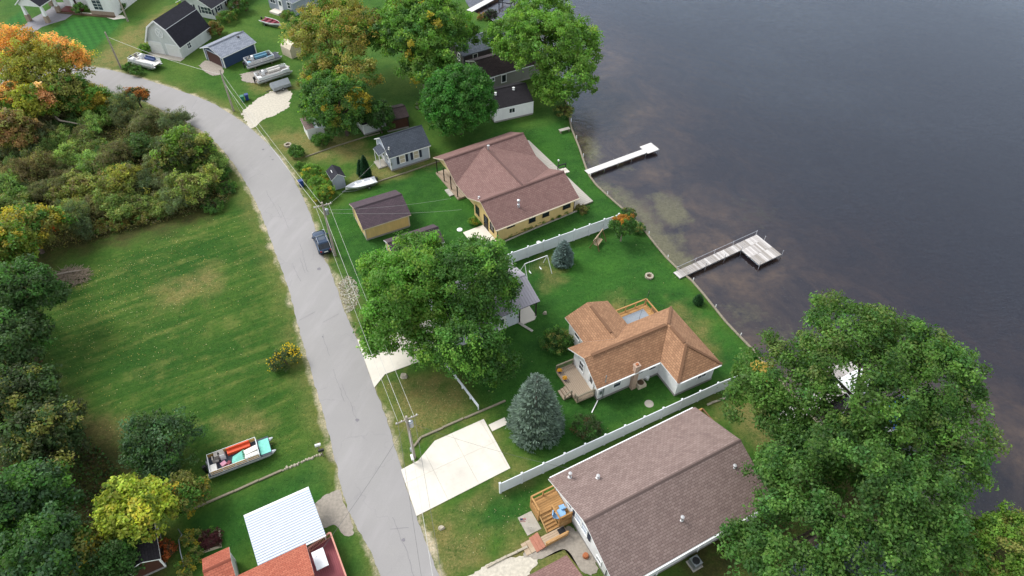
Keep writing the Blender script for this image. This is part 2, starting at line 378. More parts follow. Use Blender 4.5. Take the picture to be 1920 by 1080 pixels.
for i in range(nseg - 1):
    for k in range(nx - 1): F.append((i * nx + k, i * nx + k + 1, (i + 1) * nx + k + 1, (i + 1) * nx + k))
mb = MB(); mb.add(V, F); tag(mb.build('road', 'asphalt', smooth=True), 'pale grey asphalt road curving between the lots', 'road', kind='structure')

# cracks and tar spots on the asphalt
road_o = bpy.data.objects['road']; r_ = random.Random(12)
mat('tar', lin('7b787d'), .85)
def on_road(i, f):
    i = max(0, min(nseg - 1, i)); k0, k1 = int(i), min(nseg - 1, int(i) + 1); g = i - k0; a = RLe[k0] * (1 - g) + RLe[k1] * g; b = RRe[k0] * (1 - g) + RRe[k1] * g; p = a * (1 - f) + b * f; return (p[0], p[1], .042 + .05 * (1 - (2 * f - 1) ** 2))
def crack(i0, i1, f0, f1, wd):
    n = max(4, int(abs(i1 - i0) * 1.4 + abs(f1 - f0) * 14)); P = []; j = 0
    for k in range(n + 1):
        t_ = k / n; j = j * .7 + r_.uniform(-.012, .012); P.append(Vector(on_road(i0 + (i1 - i0) * t_ + j * 6, min(.97, max(.03, f0 + (f1 - f0) * t_ + j)))))
    V = []
    for k, p in enumerate(P):
        d = (P[min(k + 1, n)] - P[max(k - 1, 0)]).normalized(); s = Vector((-d.y, d.x, 0)) * wd * r_.uniform(.4, 1.); V += [p + s, p - s]
    m = MB(); m.add(V, [(2 * k, 2 * k + 1, 2 * k + 3, 2 * k + 2) for k in range(n)]); m.build('crack', 'tar', road_o)
for k in range(9): i0 = r_.uniform(170, 400); f = r_.uniform(.25, .75); crack(i0, i0 + r_.uniform(6, 20), f, f + r_.uniform(-.06, .06), .022)
for k in range(5): i0 = r_.uniform(150, 405); f = r_.choice((.04, .5)); crack(i0, i0 + r_.uniform(-1, 1), f, f + r_.uniform(.3, .46), .02)
for k in range(7):
    c_ = on_road(r_.uniform(200, 400), r_.uniform(.15, .85)); n = 9; rr = r_.uniform(.1, .28); m = MB(); m.add([(c_[0] + rr * r_.uniform(.6, 1.2) * math.cos(6.28 * q / n), c_[1] + rr * r_.uniform(.6, 1.2) * math.sin(6.28 * q / n), c_[2] + .004) for q in range(n)], [tuple(range(n))]); m.build('tar_spot', 'tar', road_o)

# ---- ground sheet
xs = np.r_[[-700, -450, -300, -220, -170, -145], np.arange(-130, 62.1, .6), [75, 100, 140, 200, 300]]
ys = np.r_[[-250, -150, -80, -40, -15, 0], np.arange(12, 168.1, .6), [180, 210, 260, 340, 420]]
GX, GY = np.meshgrid(xs, ys, indexing='ij'); GP = np.c_[GX.ravel(), GY.ravel()]
lake_sd = sd_poly(GP, LAKE); nearp, nd = near_line(GP, SHORE)
snap = (lake_sd < 0) & (lake_sd > -1.0); GP[snap] = nearp[snap]
land_v = (lake_sd >= 0) | snap
idx = np.arange(len(GP)).reshape(GX.shape)
q = np.stack([idx[:-1, :-1], idx[1:, :-1], idx[1:, 1:], idx[:-1, 1:]], -1).reshape(-1, 4)
keep = land_v[q].all(1) & (~snap[q].all(1)); q = q[keep]
used = np.unique(q); remap = -np.ones(len(GP), int); remap[used] = np.arange(len(used)); GPu = GP[used]; q = remap[q]
def msk(polys, soft=1.5, nz=1.0, seed=1):
    o = np.zeros(len(GPu)); jit = vnoise(GPu, 5, seed) * nz + vnoise(GPu, 1.7, seed + 5) * nz * .6
    for p in polys: o = np.maximum(o, np.clip(.5 - (sd_poly(GPu, W2(p)) + jit) / (2 * soft), 0, 1))
    return o
LUSH = [[(600, 410), (660, 372), (715, 350), (825, 305), (900, 262), (1000, 240), (1068, 215), (1110, 330), (1195, 414), (945, 500), (760, 560), (660, 540), (625, 500)],
        [(975, 490), (1195, 420), (1290, 530), (1412, 662), (1385, 700), (1250, 765), (1020, 870), (955, 780), (895, 745), (860, 640), (930, 615)],
        [(440, 945), (600, 862), (630, 905), (622, 925), (600, 945), (430, 1050), (400, 1080), (345, 1060), (365, 970)], [(620, 985), (660, 1000), (690, 1040), (700, 1080), (640, 1080)],
        [(75, 70), (135, 32), (238, 34), (155, 112)], [(0, 50), (40, 20), (55, 35), (20, 60)], [(860, 955), (980, 900), (1010, 905), (985, 985), (900, 1010)]]
FIELD = [[(100, 520), (300, 440), (470, 372), (520, 500), (560, 640), (600, 800), (590, 850), (400, 930), (230, 830), (60, 720)]]
DRY = [[(720, 715), (760, 700), (860, 720), (892, 762), (780, 830), (745, 800)], [(905, 790), (960, 870), (985, 905), (940, 915), (850, 960), (960, 880), (905, 815)], [(780, 975), (830, 960), (900, 1000), (930, 1080), (830, 1080)],
       [(165, 120), (240, 60), (300, 20), (330, 10), (280, 60), (262, 110), (225, 135)], [(500, 255), (560, 240), (660, 255), (700, 300), (600, 300), (540, 300)], [(1380, 720), (1460, 780), (1450, 830), (1390, 810), (1340, 760)],
       [(735, 300), (830, 300), (730, 335), (660, 345), (690, 315)], [(1030, 960), (1110, 1060), (1060, 1080), (900, 1080), (960, 1020)], [(470, 145), (560, 165), (520, 178), (480, 170)], [(1120, 580), (1165, 558), (1178, 592), (1140, 604)], [(1272, 575), (1325, 600), (1345, 660), (1295, 640)], [(1020, 480), (1045, 520), (1030, 535), (1010, 500)], [(1390, 800), (1460, 780), (1490, 830), (1420, 850)], [(120, 770), (240, 790), (260, 830), (150, 830)], [(420, 800), (480, 780), (510, 800), (440, 825)], [(300, 540), (400, 500), (420, 530), (320, 580)]]
WOOD = [[(-200, 180), (120, 175), (260, 205), (375, 260), (440, 350), (380, 420), (120, 480), (60, 560), (70, 700), (170, 790), (240, 820), (330, 880), (300, 1000), (330, 1100), (-200, 1100)],
        [(1280, 990), (1420, 940), (1560, 820), (1640, 890), (1800, 975), (1920, 1000), (1920, 1120), (1250, 1120)]]
lush = msk(LUSH, 1.2, .8, 2); field = msk(FIELD, 2.5, 2, 3); dry = msk(DRY, 1.4, 1.5, 4); wood = msk(WOOD, 1.5, 1.5, 5)
rd = np.clip(sd_poly(GPu, ROADPOLY), 0, None)
verge = np.clip(1 - (rd + vnoise(GPu, 4, 9) * .6) / .95, 0, 1); wide = np.clip(1 - (rd + vnoise(GPu, 7, 10) * 1.5) / 3., 0, 1)
dry = np.maximum(dry, wide * .6 * (1 - lush * .6))
mow = msk([LUSH[4], LUSH[5]], .3, 0, 6)
me = bpy.data.meshes.new('ground'); me.from_pydata([(p[0], p[1], 0.) for p in GPu], [], q.tolist())
for nm, arrs in (('zone', (lush, field, dry)), ('zone2', (wood, verge, mow))):
    a = me.attributes.new(nm, 'FLOAT_COLOR', 'POINT'); a.data.foreach_set('color', np.stack([*arrs, np.ones(len(GPu))], 1).astype(np.float32).ravel())
def ground_mat():
    t = NT('turf'); v = t.coord(); L28 = (0, 0, R(-28))
    z1 = t.n('Attribute'); z1.attribute_name = 'zone'; z2 = t.n('Attribute'); z2.attribute_name = 'zone2'
    s1 = t.n('SeparateColor'); t.l(z1.outputs['Color'], s1.inputs[0]); s2 = t.n('SeparateColor'); t.l(z2.outputs['Color'], s2.inputs[0])
    lu, fi, dr = s1.outputs; wd, ve, mo = s2.outputs
    n_big = t.noise(v, .09, 5, .6); n_mid = t.noise(v, .5, 5, .65); n_fine = t.noise(v, 5, 4, .75); n_str = t.noise(t.mapping(v, (.12, 1.1, 1), L28), .8, 5, .65)
    n_blade = t.noise(v, 22, 3, .8)
    mid = t.mix(t.ramp(n_mid, .3, .7), lin('33591f'), lin('456a28'))
    mid = t.mix(t.ramp(n_big, .4, .65), mid, lin('56702f'))
    lushc = t.mix(t.ramp(n_mid, .3, .72), lin('274f20'), lin('3d6a2a')); lushc = t.mix(t.ramp(n_big, .45, .7), lushc, lin('3f6e29'))
    lushc = t.mix(t.math('MULTIPLY', t.ramp(n_str, .5, .7), .5), lushc, lin('27571f'))
    fieldc = t.mix(t.ramp(n_str, .35, .65), lin('345a1f'), lin('57702f')); fieldc = t.mix(t.ramp(n_big, .35, .6), lin('2f551e'), fieldc)
    fieldc = t.mix(t.math('MULTIPLY', t.ramp(t.math('ADD', t.math('MULTIPLY', n_mid, .5), t.math('MULTIPLY', n_str, .5)), .5, .68), .75), fieldc, lin('757a42'))
    c = t.mix(fi, mid, fieldc); c = t.mix(lu, c, lushc)
    n_b2 = t.noise(v, .22, 6, .7); c = t.mix(t.math('MULTIPLY', t.ramp(n_b2, .52, .68), .55), c, t.mix(1., c, (.62, .72, .6), 'MULTIPLY')); c = t.mix(t.math('MULTIPLY', t.ramp(t.noise(v, 1.4, 5, .7), .55, .75), .4), c, t.mix(1., c, (1.6, 1.25, 1.1), 'MULTIPLY'))
    dryc = t.mix(t.ramp(n_fine, .3, .7), lin('8a7748'), lin('a3916a')); dryc = t.mix(t.ramp(n_mid, .4, .7), dryc, lin('6b6a38'))
    c = t.mix(t.math('MULTIPLY', dr, t.ramp(t.math('ADD', n_mid, t.math('MULTIPLY', n_fine, .35)), .45, .8)), c, dryc)
    woodc = t.mix(t.ramp(n_fine, .3, .7), lin('3d3a22'), lin('5b4b30')); woodc = t.mix(t.ramp(n_mid, .45, .7), woodc, lin('3b4d24'))
    c = t.mix(t.math('MULTIPLY', wd, t.ramp(n_mid, .2, .55)), c, woodc)
    sand = t.mix(t.ramp(n_fine, .3, .75), lin('b0a186'), lin('c9bfae'))
    c = t.mix(t.math('MULTIPLY', t.ramp(ve, .35, .85), t.ramp(t.math('ADD', n_mid, t.math('MULTIPLY', n_fine, .3)), .45, .75)), c, sand)
    # mowing stripes on the striped lawn
    wv = t.n('TexWave', wave_type='BANDS', bands_direction='X'); wv.inputs['Scale'].default_value = .22; t.l(t.mapping(v, (1, 1, 1), (0, 0, R(-35))), wv.inputs['Vector'])
    wv2 = t.n('TexWave', wave_type='BANDS', bands_direction='X'); wv2.inputs['Scale'].default_value = .22; t.l(t.mapping(v, (1, 1, 1), (0, 0, R(70))), wv2.inputs['Vector'])
    st = t.mix(t.math('MULTIPLY', t.math('ADD', wv.outputs['Fac'], t.math('MULTIPLY', wv2.outputs['Fac'], .5)), .66), lin('265c25'), lin('37752f'))
    c = t.mix(t.math('MULTIPLY', mo, .7), c, st)
    c = t.mix(t.math('MULTIPLY', t.ramp(n_blade, .35, .65), .7), c, t.mix(1., c, (.5, .55, .45), 'MULTIPLY'))
    n_tuft = t.noise(v, 2.4, 6, .8); c = t.mix(t.math('MULTIPLY', t.ramp(n_tuft, .5, .62), .6), c, t.mix(1., c, (.55, .66, .5), 'MULTIPLY')); c = t.mix(t.math('MULTIPLY', t.ramp(n_tuft, .36, .48, (1, 1, 1, 1), (0, 0, 0, 1)), .5), c, t.mix(1., c, (1.45, 1.3, 1.2), 'MULTIPLY'))
    c = t.mix(t.math('MULTIPLY', t.ramp(n_fine, .5, .68), .5), c, t.mix(1., c, (1.5, 1.4, 1.3), 'MULTIPLY'))
    h = t.math('ADD', t.math('MULTIPLY', n_blade, .7), n_fine)
    t.bsdf(c, .95, t.bump(h, .9, .08), 0, .15); M['turf'] = t.m
ground_mat(); me.materials.append(M['turf']); me.update()
tag(link('ground', me), 'lawns, verges and field around the houses', 'ground', kind='structure')

# ---- lake: bed sheet, water volume
def lakebed_mat():
    t = NT('lakebed'); v = t.coord(); dp = t.n('Attribute'); dp.attribute_name = 'shallow'
    n1 = t.noise(v, .12, 5, .62, dist=.6); n2 = t.noise(v, .55, 5, .65); n3 = t.noise(v, 3, 4, .7)
    c = t.mix(t.ramp(n1, .38, .62), lin('524944'), lin('b89e78')); c = t.mix(t.ramp(n2, .4, .7), c, lin('6c5f52'))
    wd = t.mix(t.ramp(n3, .3, .7), lin('a3a060'), lin('dcd89a'))
    edge = t.math('ADD', dp.outputs['Fac'], t.math('MULTIPLY', t.math('SUBTRACT', n2, .5), 1.1))
    c = t.mix(t.ramp(edge, .35, .8), c, wd); c = t.mix(t.math('MULTIPLY', t.ramp(n3, .6, .7), .5), c, lin('aaa592'))
    t.bsdf(c, .95, t.bump(n3, .4, .1), 0, .1); M['lakebed'] = t.m
lakebed_mat()
bx = np.r_[np.arange(-20, 70, 1.), np.arange(72, 200, 8.), [260, 400, 880]]; by = np.r_[[-190, -100, -50, -20], np.arange(0, 170, 1.), np.arange(175, 420, 20.), [500, 650, 880]]
BX, BY = np.meshgrid(bx, by, indexing='ij'); BP = np.c_[BX.ravel(), BY.ravel()]; bs = sd_poly(BP, LAKE)
dep = np.where(bs > 0, -.75, -.7 - np.clip(-bs, 0, 60) * .04 - np.clip(-bs - 13, 0, 30) * .16) + vnoise(BP, 9, 21) * .18 * np.clip(-bs / 4, 0, 1)
dep = np.minimum(dep, -.62); dep = np.where(bs > .4, -.85, dep)
ib = np.arange(len(BP)).reshape(BX.shape); qb = np.stack([ib[:-1, :-1], ib[1:, :-1], ib[1:, 1:], ib[:-1, 1:]], -1).reshape(-1, 4)
qb = qb[(bs[qb] < 2.5).any(1)]; ub = np.unique(qb); rm = -np.ones(len(BP), int); rm[ub] = np.arange(len(ub))
me = bpy.data.meshes.new('lakebed'); me.from_pydata(np.c_[BP, dep][ub].tolist(), [], rm[qb].tolist())
WEED = [[(1105, 330), (1165, 385), (1225, 450), (1275, 500), (1305, 480), (1235, 400), (1175, 340)]]
sh = np.zeros(len(ub)); BU = BP[ub] + np.c_[vnoise(BP[ub], 4, 31), vnoise(BP[ub], 4, 32)] * 1.3
WEED += [[(1222, 352), (1262, 345), (1290, 372), (1300, 412), (1268, 420), (1238, 400)], [(1165, 360), (1205, 372), (1212, 395), (1180, 398)], [(1255, 420), (1290, 425), (1300, 450), (1270, 455)], [(1150, 300), (1175, 290), (1190, 310), (1160, 330)], [(1196, 425), (1240, 430), (1300, 480), (1285, 505), (1240, 470)],
         [(1320, 560), (1400, 545), (1500, 590), (1520, 640), (1450, 650), (1380, 620)], [(1370, 340), (1450, 330), (1500, 380), (1440, 420), (1385, 395)], [(1080, 250), (1120, 245), (1140, 290), (1105, 310)]]
for k, p in enumerate(WEED): sh = np.maximum(sh, np.clip(.5 - sd_poly(BU, W2(p)) / 2.2, 0, 1) * (.75, .85, .8, .8, .7, 1.2, .4, .4, .7)[k])
a = me.attributes.new('shallow', 'FLOAT', 'POINT'); a.data.foreach_set('value', sh.astype(np.float32))
me.materials.append(M['lakebed']); me.polygons.foreach_set('use_smooth', [True] * len(me.polygons)); me.update()
tag(link('lakebed', me), 'silty bed of the lake with pale weed patches', 'lakebed', kind='structure')
def water_mat():
    t = NT('lake_water'); v = t.coord()
    a = t.noise(t.mapping(v, (1, 2.6, 1), (0, 0, R(-14))), 1.1, 4, .6); b = t.noise(t.mapping(v, (1, 2.0, 1), (0, 0, R(25))), 2.6, 3, .6)
    patch = t.ramp(t.noise(v, .03, 3, .5), .35, .65, (.25, .25, .25, 1), (1, 1, 1, 1))
    h = t.math('MULTIPLY', t.math('ADD', a, t.math('MULTIPLY', b, .5)), patch)
    nrm = t.bump(h, .5, .11)
    fr = t.n('Fresnel'); fr.inputs['IOR'].default_value = 1.6; t.l(nrm, fr.inputs['Normal'])
    gl = t.n('BsdfGlossy'); gl.inputs['Roughness'].default_value = .06; gl.inputs['Color'].default_value = (.74, .86, 1.0, 1); t.l(nrm, gl.inputs['Normal'])
    tr = t.n('BsdfTransparent'); tr.inputs['Color'].default_value = (.93, .91, .92, 1)
    df = t.n('BsdfDiffuse'); df.inputs['Color'].default_value = (*lin('453f4c'), 1)   # suspended silt
    m0 = t.n('MixShader'); m0.inputs[0].default_value = .16; t.l(tr.outputs[0], m0.inputs[1]); t.l(df.outputs[0], m0.inputs[2])
    mx = t.n('MixShader'); t.l(fr.outputs[0], mx.inputs[0]); t.l(m0.outputs[0], mx.inputs[1]); t.l(gl.outputs[0], mx.inputs[2])
    t.l(mx.outputs[0], t.out.inputs[0])
    va = t.n('VolumeAbsorption'); va.inputs['Color'].default_value = (.50, .44, .46, 1); va.inputs['Density'].default_value = .36; t.l(va.outputs[0], t.out.inputs[1])
    M['lake_water'] = t.m
water_mat()
mb = MB(); mb.prism(LAKE, -9, -.42)
tag(mb.build('lake_water', 'lake_water'), 'dark rippled lake water along the shore', 'water', kind='structure')

# ---- sea wall: capped sheet wall in sections, with short posts
wl = resample(W2(SHORE_PX[8:]), .4); dd = np.r_[0, np.cumsum(np.hypot(*np.diff(wl, axis=0).T))]; nw = int(dd[-1] / 2.4)
wp = np.c_[np.interp(np.linspace(0, dd[-1], nw + 1), dd, wl[:, 0]), np.interp(np.linspace(0, dd[-1], nw + 1), dd, wl[:, 1])]
sw = thing('seawall', 'low grey seawall with pale cap following the lake shore', 'seawall', (wp[0][0], wp[0][1], 0))
for i in range(nw):
    p, q2 = wp[i] - wp[0], wp[i + 1] - wp[0]; g = (q2 - p) / np.hypot(*(q2 - p)) * .01
    MB().bar((p[0] + g[0], p[1] + g[1], -.45), (q2[0] - g[0], q2[1] - g[1], -.45), .16, 1.1).build('wall_panel', 'concrete_grey', sw)
    MB().bar((p[0] + g[0], p[1] + g[1], .13), (q2[0] - g[0], q2[1] - g[1], .13), .26, .07).build('cap', 'timber', sw)
    if i % 2: MB().lathe([(.06, -.4), (.06, .45), (.03, .5)], 8, (p[0] + .2, p[1] + .1, 0)).build('post', 'trim_white', sw)

# ---- driveways and pads
def clip(poly, n, d, keep):
    out = []
    for i in range(len(poly)):
        a, b = poly[i], poly[(i + 1) % len(poly)]; da = (a[0] * n[0] + a[1] * n[1] - d) * keep; db = (b[0] * n[0] + b[1] * n[1] - d) * keep
        if da >= 0: out.append(a)
        if (da >= 0) != (db >= 0): f = da / (da - db); out.append((a[0] + (b[0] - a[0]) * f, a[1] + (b[1] - a[1]) * f))
    return out
def split(polys, ang, offs, o):
    n = (math.cos(R(ang)), math.sin(R(ang)))
    for off in offs:
        d = n[0] * o[0] + n[1] * o[1] + off; res = []
        for p in polys:
            for k in (1, -1):
                r = clip(p, n, d + .008 * k, k)
                if len(r) > 2: res.append(r)
        polys = res
    return polys
def paved(name, label, polys, matn, z=.06, part='concrete_panel'):
    r = thing(name, label, 'driveway', (polys[0][0][0], polys[0][0][1], 0)); r['kind'] = 'structure'
    for p in polys:
        x0, y0 = polys[0][0]; MB().prism([(x - x0, y - y0) for x, y in p][::(1 if sum(p[i][0] * p[(i + 1) % len(p)][1] - p[(i + 1) % len(p)][0] * p[i][1] for i in range(len(p))) > 0 else -1)], -.1, z).build(part, matn, r)
S2 = W2([(752, 881), (784, 864), (815, 827), (907, 786), (957, 878), (781, 968)])
o2 = S2[5]
paved('driveway', 'large pale concrete parking slab beside the blue spruce', split(split([S2], 28, [3.3, 6.6, 9.9, 13.], o2), 118, [3.6, 7.2], o2), 'concrete_pale')
paved('walkway', 'short concrete walk from the parking slab to the blue spruce', [W2([(916, 797), (946, 783), (952, 795), (923, 809)])], 'concrete')
S1 = W2([(670, 637), (692, 640), (730, 630), (757, 620), (852, 580), (888, 640), (762, 687), (722, 702), (702, 727)])
cpv = [S1[:3] + [S1[7], S1[8]], [S1[2], S1[3], S1[6], S1[7]], [S1[3], S1[4], S1[5], S1[6]]]
paved('driveway', 'white concrete driveway running under the big maple to the metal roofed garage', cpv, 'concrete_pale')
def patch(name, label, px, matn, z=.012, nz=.5, seed=0):
    P = resample(W2(px + [px[0]]), .22)[:-1]; r = random.Random(seed); c = P.mean(0); ph = [r.uniform(0, 6.28) for _ in range(4)]
    P = [c + (p - c) * (1 + .06 * math.sin(i * .13 + ph[0]) + .04 * math.sin(i * .37 + ph[1]) + r.uniform(-.05, .05)) for i, p in enumerate(P)]
    z += .004 * seed; mb = MB(); n = len(P); mb.add([(p[0], p[1], z) for p in P] + [(c[0], c[1], z)], [(i, (i + 1) % n, n) for i in range(n)])
    return tag(mb.build(name, matn), label, 'gravel', kind='structure')
patch('gravel_pad', 'bright white gravel parking pad beside the road', [(452, 216), (478, 188), (505, 172), (537, 168), (545, 190), (534, 208), (497, 222), (476, 238), (462, 236)], 'gravel_white', seed=1)
patch('gravel_pad', 'grey gravel apron between the carport and the road', [(590, 945), (612, 930), (636, 922), (645, 945), (662, 985), (664, 1004), (645, 1004), (628, 985), (600, 990)], 'gravel', seed=2)
patch('gravel_pad', 'pale gravel drive beside the brown garage roof', [(880, 1080), (930, 1052), (980, 1040), (1008, 1050), (985, 1085), (930, 1120), (880, 1110)], 'gravel_white', seed=3)
patch('gravel_patch', 'weedy gravel strip below the cedar deck', [(985, 1045), (1005, 1020), (1045, 1000), (1075, 985), (1110, 1040), (1120, 1070), (1090, 1070), (1060, 1030), (1010, 1050)], 'gravel', seed=4)
#patch('gravel_patch', 'stony white gravel patch at the road edge beside the maple', [(636, 535), (652, 520), (668, 530), (672, 552), (664, 572), (650, 580), (640, 560)], 'gravel', seed=5)
patch('dirt_patch', 'grey dirt patch before the brown garage door', [(372, 122), (388, 114), (410, 122), (420, 136), (398, 143), (384, 134)], 'gravel', seed=6)
patch('dirt_patch', 'gravel strip under the parked pontoon boats', [(452, 140), (480, 132), (520, 128), (538, 124), (535, 133), (500, 142), (480, 158), (460, 152)], 'gravel', seed=7)
dvp = W2([(32, 60), (60, 35), (95, 16), (100, 5), (140, 4), (142, 20), (138, 26), (122, 37), (95, 45), (78, 51), (60, 64), (44, 76), (20, 84)])
mb = MB(); mb.prism(dvp[::-1], -.1, .03); tag(mb.build('driveway', 'paver'), 'grey paver driveway with pale edging under the portico', 'driveway', kind='structure')
mb = MB(); e1 = W2([(136, 27), (160, 28), (190, 30), (214, 37), (236, 34), (230, 29), (190, 26), (150, 23)])
mb.prism(e1[::-1], -.1, .04); tag(mb.build('footpath', 'concrete'), 'pale footpath along the front of the columned house', 'path', kind='structure')
# ================================================================ BUILDINGS
def wbox(mb, wall, u, n, z, su, sn, sz, mi=0):
    ax, c, sg = wall[0], wall[2], 1 if wall[1] == '+' else -1
    if ax == 'y': mb.box(u, c + sg * n, z, su, sn, sz, 0, mi)
    else: mb.box(c + sg * n, u, z, sn, su, sz, 0, mi)
def window(par, wall, u, z, w_, h, cols=1, rows=2, fm='trim_white', gm='window_glass', shut=False):
    mb = MB(); t = .1
    wbox(mb, wall, u - w_ / 2 - t / 2 + .001, .03, z, t, .09, h + 2 * t); wbox(mb, wall, u + w_ / 2 + t / 2 - .001, .03, z, t, .09, h + 2 * t)
    wbox(mb, wall, u, .032, z + h / 2 + t / 2, w_ - .004, .09, t); wbox(mb, wall, u, .045, z - h / 2 - t / 2, w_ + .26, .12, t * .9)
    for i in range(1, cols): wbox(mb, wall, u - w_ / 2 + w_ * i / cols, .028, z, .05, .05, h)
    for i in range(1, rows): wbox(mb, wall, u, .03, z - h / 2 + h * i / rows, w_, .05, .05)
    o = mb.build('window', fm, par); g = MB(); wbox(g, wall, u, .005, z, w_ + .02, .05, h + .02); g.build('pane', gm, o)
    if shut:
        for s in (-1, 1):
            m = MB(); wbox(m, wall, u + s * (w_ / 2 + .33), .03, z, .36, .06, h + .15)
            for k in range(6): wbox(m, wall, u + s * (w_ / 2 + .33), .062, z - h / 2 + h * (k + .5) / 6, .28, .02, .05)
            m.build('shutter', 'shutter', par)
    return o
def door(par, wall, u, z0, w_=.95, h=2.05, dm='trim_white', fm='trim_white', lite=True):
    mb = MB(); wbox(mb, wall, u, .03, z0 + h / 2, w_, .06, h); d = mb.build('door', dm, par)
    f = MB()
    for s in (-1, 1): wbox(f, wall, u + s * (w_ / 2 + .05), .04, z0 + h / 2, .1, .1, h + .1)
    wbox(f, wall, u, .042, z0 + h + .05, w_, .1, .1); f.build('door_frame', fm, d)
    if lite: g = MB(); wbox(g, wall, u, .065, z0 + h * .68, w_ * .6, .02, h * .42); g.build('pane', 'window_glass', d)
    k = MB(); wbox(k, wall, u + w_ * .38, .09, z0 + 1, .06, .08, .06); k.build('handle', 'galv', d); return d
def garage_door(par, wall, u, w_, h, dm='garage_door'):
    o = None
    f = MB()
    for s in (-1, 1): wbox(f, wall, u + s * (w_ / 2 + .08), .03, h / 2, .16, .1, h + .16)
    wbox(f, wall, u, .032, h + .08, w_, .1, .16); o = f.build('door_frame', 'trim_white' if dm == 'garage_door' else 'pale_blue_siding', par)
    n = 4
    for k in range(n): m = MB(); wbox(m, wall, u, .02, h * (k + .5) / n, w_, .06, h / n - .03); m.build('door_panel', dm, o)
def vent_pipe(par, x, y, z, h=.5, r=.09, capm='roof_vent'):
    m = MB(); m.lathe([(r * 1.9, -.12), (r * 1.9, .03), (r, .06), (r, h - .12), (r * 1.7, h - .1), (r * 1.7, h - .02), (r * .4, h)], 10, (x, y, z)); return m.build('roof_vent', capm, par)
def gable(par, x0, x1, y0, y1, ze, zr, wallm, roofm, ov=.45, ovx=.45, yr=None, zb=0., found=True, fascia='trim_white', th=.16, endm=None, roofname='roof'):
    """ridge along local x"""
    yr = (y0 + y1) / 2 if yr is None else yr
    sA, sB = (zr - ze) / (yr - y0 + ov), (zr - ze) / (y1 + ov - yr)
    zw0, zw1 = ze + sA * ov - th - .01, ze + sB * ov - th - .01; zt = zr - th - .015
    m = MB(); m.yz([(y0, zb), (y1, zb), (y1, zw1), (yr, zt), (y0, zw0)], x0, x1); m.build('wall', wallm, par)
    r = MB()
    r.slab([(x0 - ovx, y0 - ov, ze), (x1 + ovx, y0 - ov, ze), (x1 + ovx, yr, zr), (x0 - ovx, yr, zr)], th)
    r.slab([(x1 + ovx, y1 + ov, ze), (x0 - ovx, y1 + ov, ze), (x0 - ovx, yr, zr), (x1 + ovx, yr, zr)], th)
    ro = r.build(roofname, [roofm, fascia], par)
    c = MB(); c.yz([(yr - .16, zr - .16 * sA - .02), (yr + .16, zr - .16 * sB - .02), (yr + .16, zr - .16 * sB + .03), (yr, zr + .05), (yr - .16, zr - .16 * sA + .03)], x0 - ovx - .01, x1 + ovx + .01); c.build('ridge_cap', roofm, ro)
    if found: f = MB(); f.b2(x0 - .04, x1 + .04, y0 - .04, y1 + .04, zb - .2, zb + .25); f.build('foundation', 'foundation', par)
    for xx in (x0, x1):
        for yy, zz in ((y0, zw0), (y1, zw1)):
            t = MB(); sx = -1 if xx == x0 else 1; sy = -1 if yy == y0 else 1
            t.b2(xx + sx * .025 - .07, xx + sx * .025 + .07, yy + sy * .025 - .07, yy + sy * .025 + .07, zb + .26, zz - .02); t.build('corner_board', fascia, par)
    return ro
def gutter(par, x0, x1, y, z, mt='trim_white'):
    m = MB(); m.b2(x0, x1, y - .12, y, z - .16, z - .03); m.build('gutter', mt, par)
def railing(par, p, q, h=1., mt='cedar', bal=.16, name='railing'):
    p, q = Vector(p), Vector(q); L = (q - p).length; n = max(1, round(L / 1.6)); m = MB(); up = Vector((0, 0, 1))
    for i in range(n + 1):
        c = p.lerp(q, i / n); m.box(c.x, c.y, c.z + h / 2, .1, .1, h)
    m.bar(p + up * h, q + up * h, .14, .05); m.bar(p + up * .12, q + up * .12, .05, .08); m.bar(p + up * (h - .12), q + up * (h - .12), .05, .08)
    if bal:
        k = int(L / bal)
        for i in range(1, k):
            c = p.lerp(q, i / k); m.box(c.x, c.y, c.z + h / 2, .035, .035, h - .2)
    return m.build(name, mt, par)
def deck_boards(par, x0, x1, y0, y1, z, mt, along='y', wb=.3, name='deck_board', th=.05):
    """boards laid side by side, each its own piece; boards run along the given axis"""
    a0, a1 = (x0, x1) if along == 'y' else (y0, y1); n = max(1, round((a1 - a0) / wb)); wb = (a1 - a0) / n; me = None; r = random.Random(int(x0 * 100 + y1 * 7))
    for i in range(n):
        if me is None:
            m = MB()
            if along == 'y': m.b2(-wb / 2 + .008, wb / 2 - .008, y0, y1, -th, 0)
            else: m.b2(x0, x1, -wb / 2 + .008, wb / 2 - .008, -th, 0)
            me = m.mesh(name, mt)
        c = a0 + wb * (i + .5); dz = r.uniform(-.006, .006)
        link(name, me, par, (c, 0, z + dz) if along == 'y' else (0, c, z + dz))

# ---- large mauve roofed house (lower right)
p = at(1071, 976); mh = thing('house', 'long white house with a mauve shingle gable roof at the bottom of the picture', 'house', (p.x, p.y, 0), R(27.7))
gable(mh, 0, 15.3, -7.75, 2.75, 3.4, 5.85, 'white_siding', 'roof_mauve', .42, .8, -2.75)
window(mh, ('x', '-', 0), 1.75, 2.75, .9, .45, 1, 1, gm='glass_dark')
for y in (-1.0, -2.05): window(mh, ('x', '-', 0), y, 2.35, .8, 1.3, 1, 2, gm='pale_blue_siding')
for y in (-.25, -2.85): m = MB(); wbox(m, ('x', '-', 0), y, .04, 2.35, .38, .07, 1.5); m.build('shutter', 'shutter', mh)
door(mh, ('x', '-', 0), .45, 1.2, .9, 2., 'trim_white'); window(mh, ('x', '-', 0), -4.6, 1.0, .6, .5, 1, 1)
gutter(mh, -.6, 15.9, -8.19, 3.38); gutter(mh, -.6, 15.9, 3.29, 3.38)
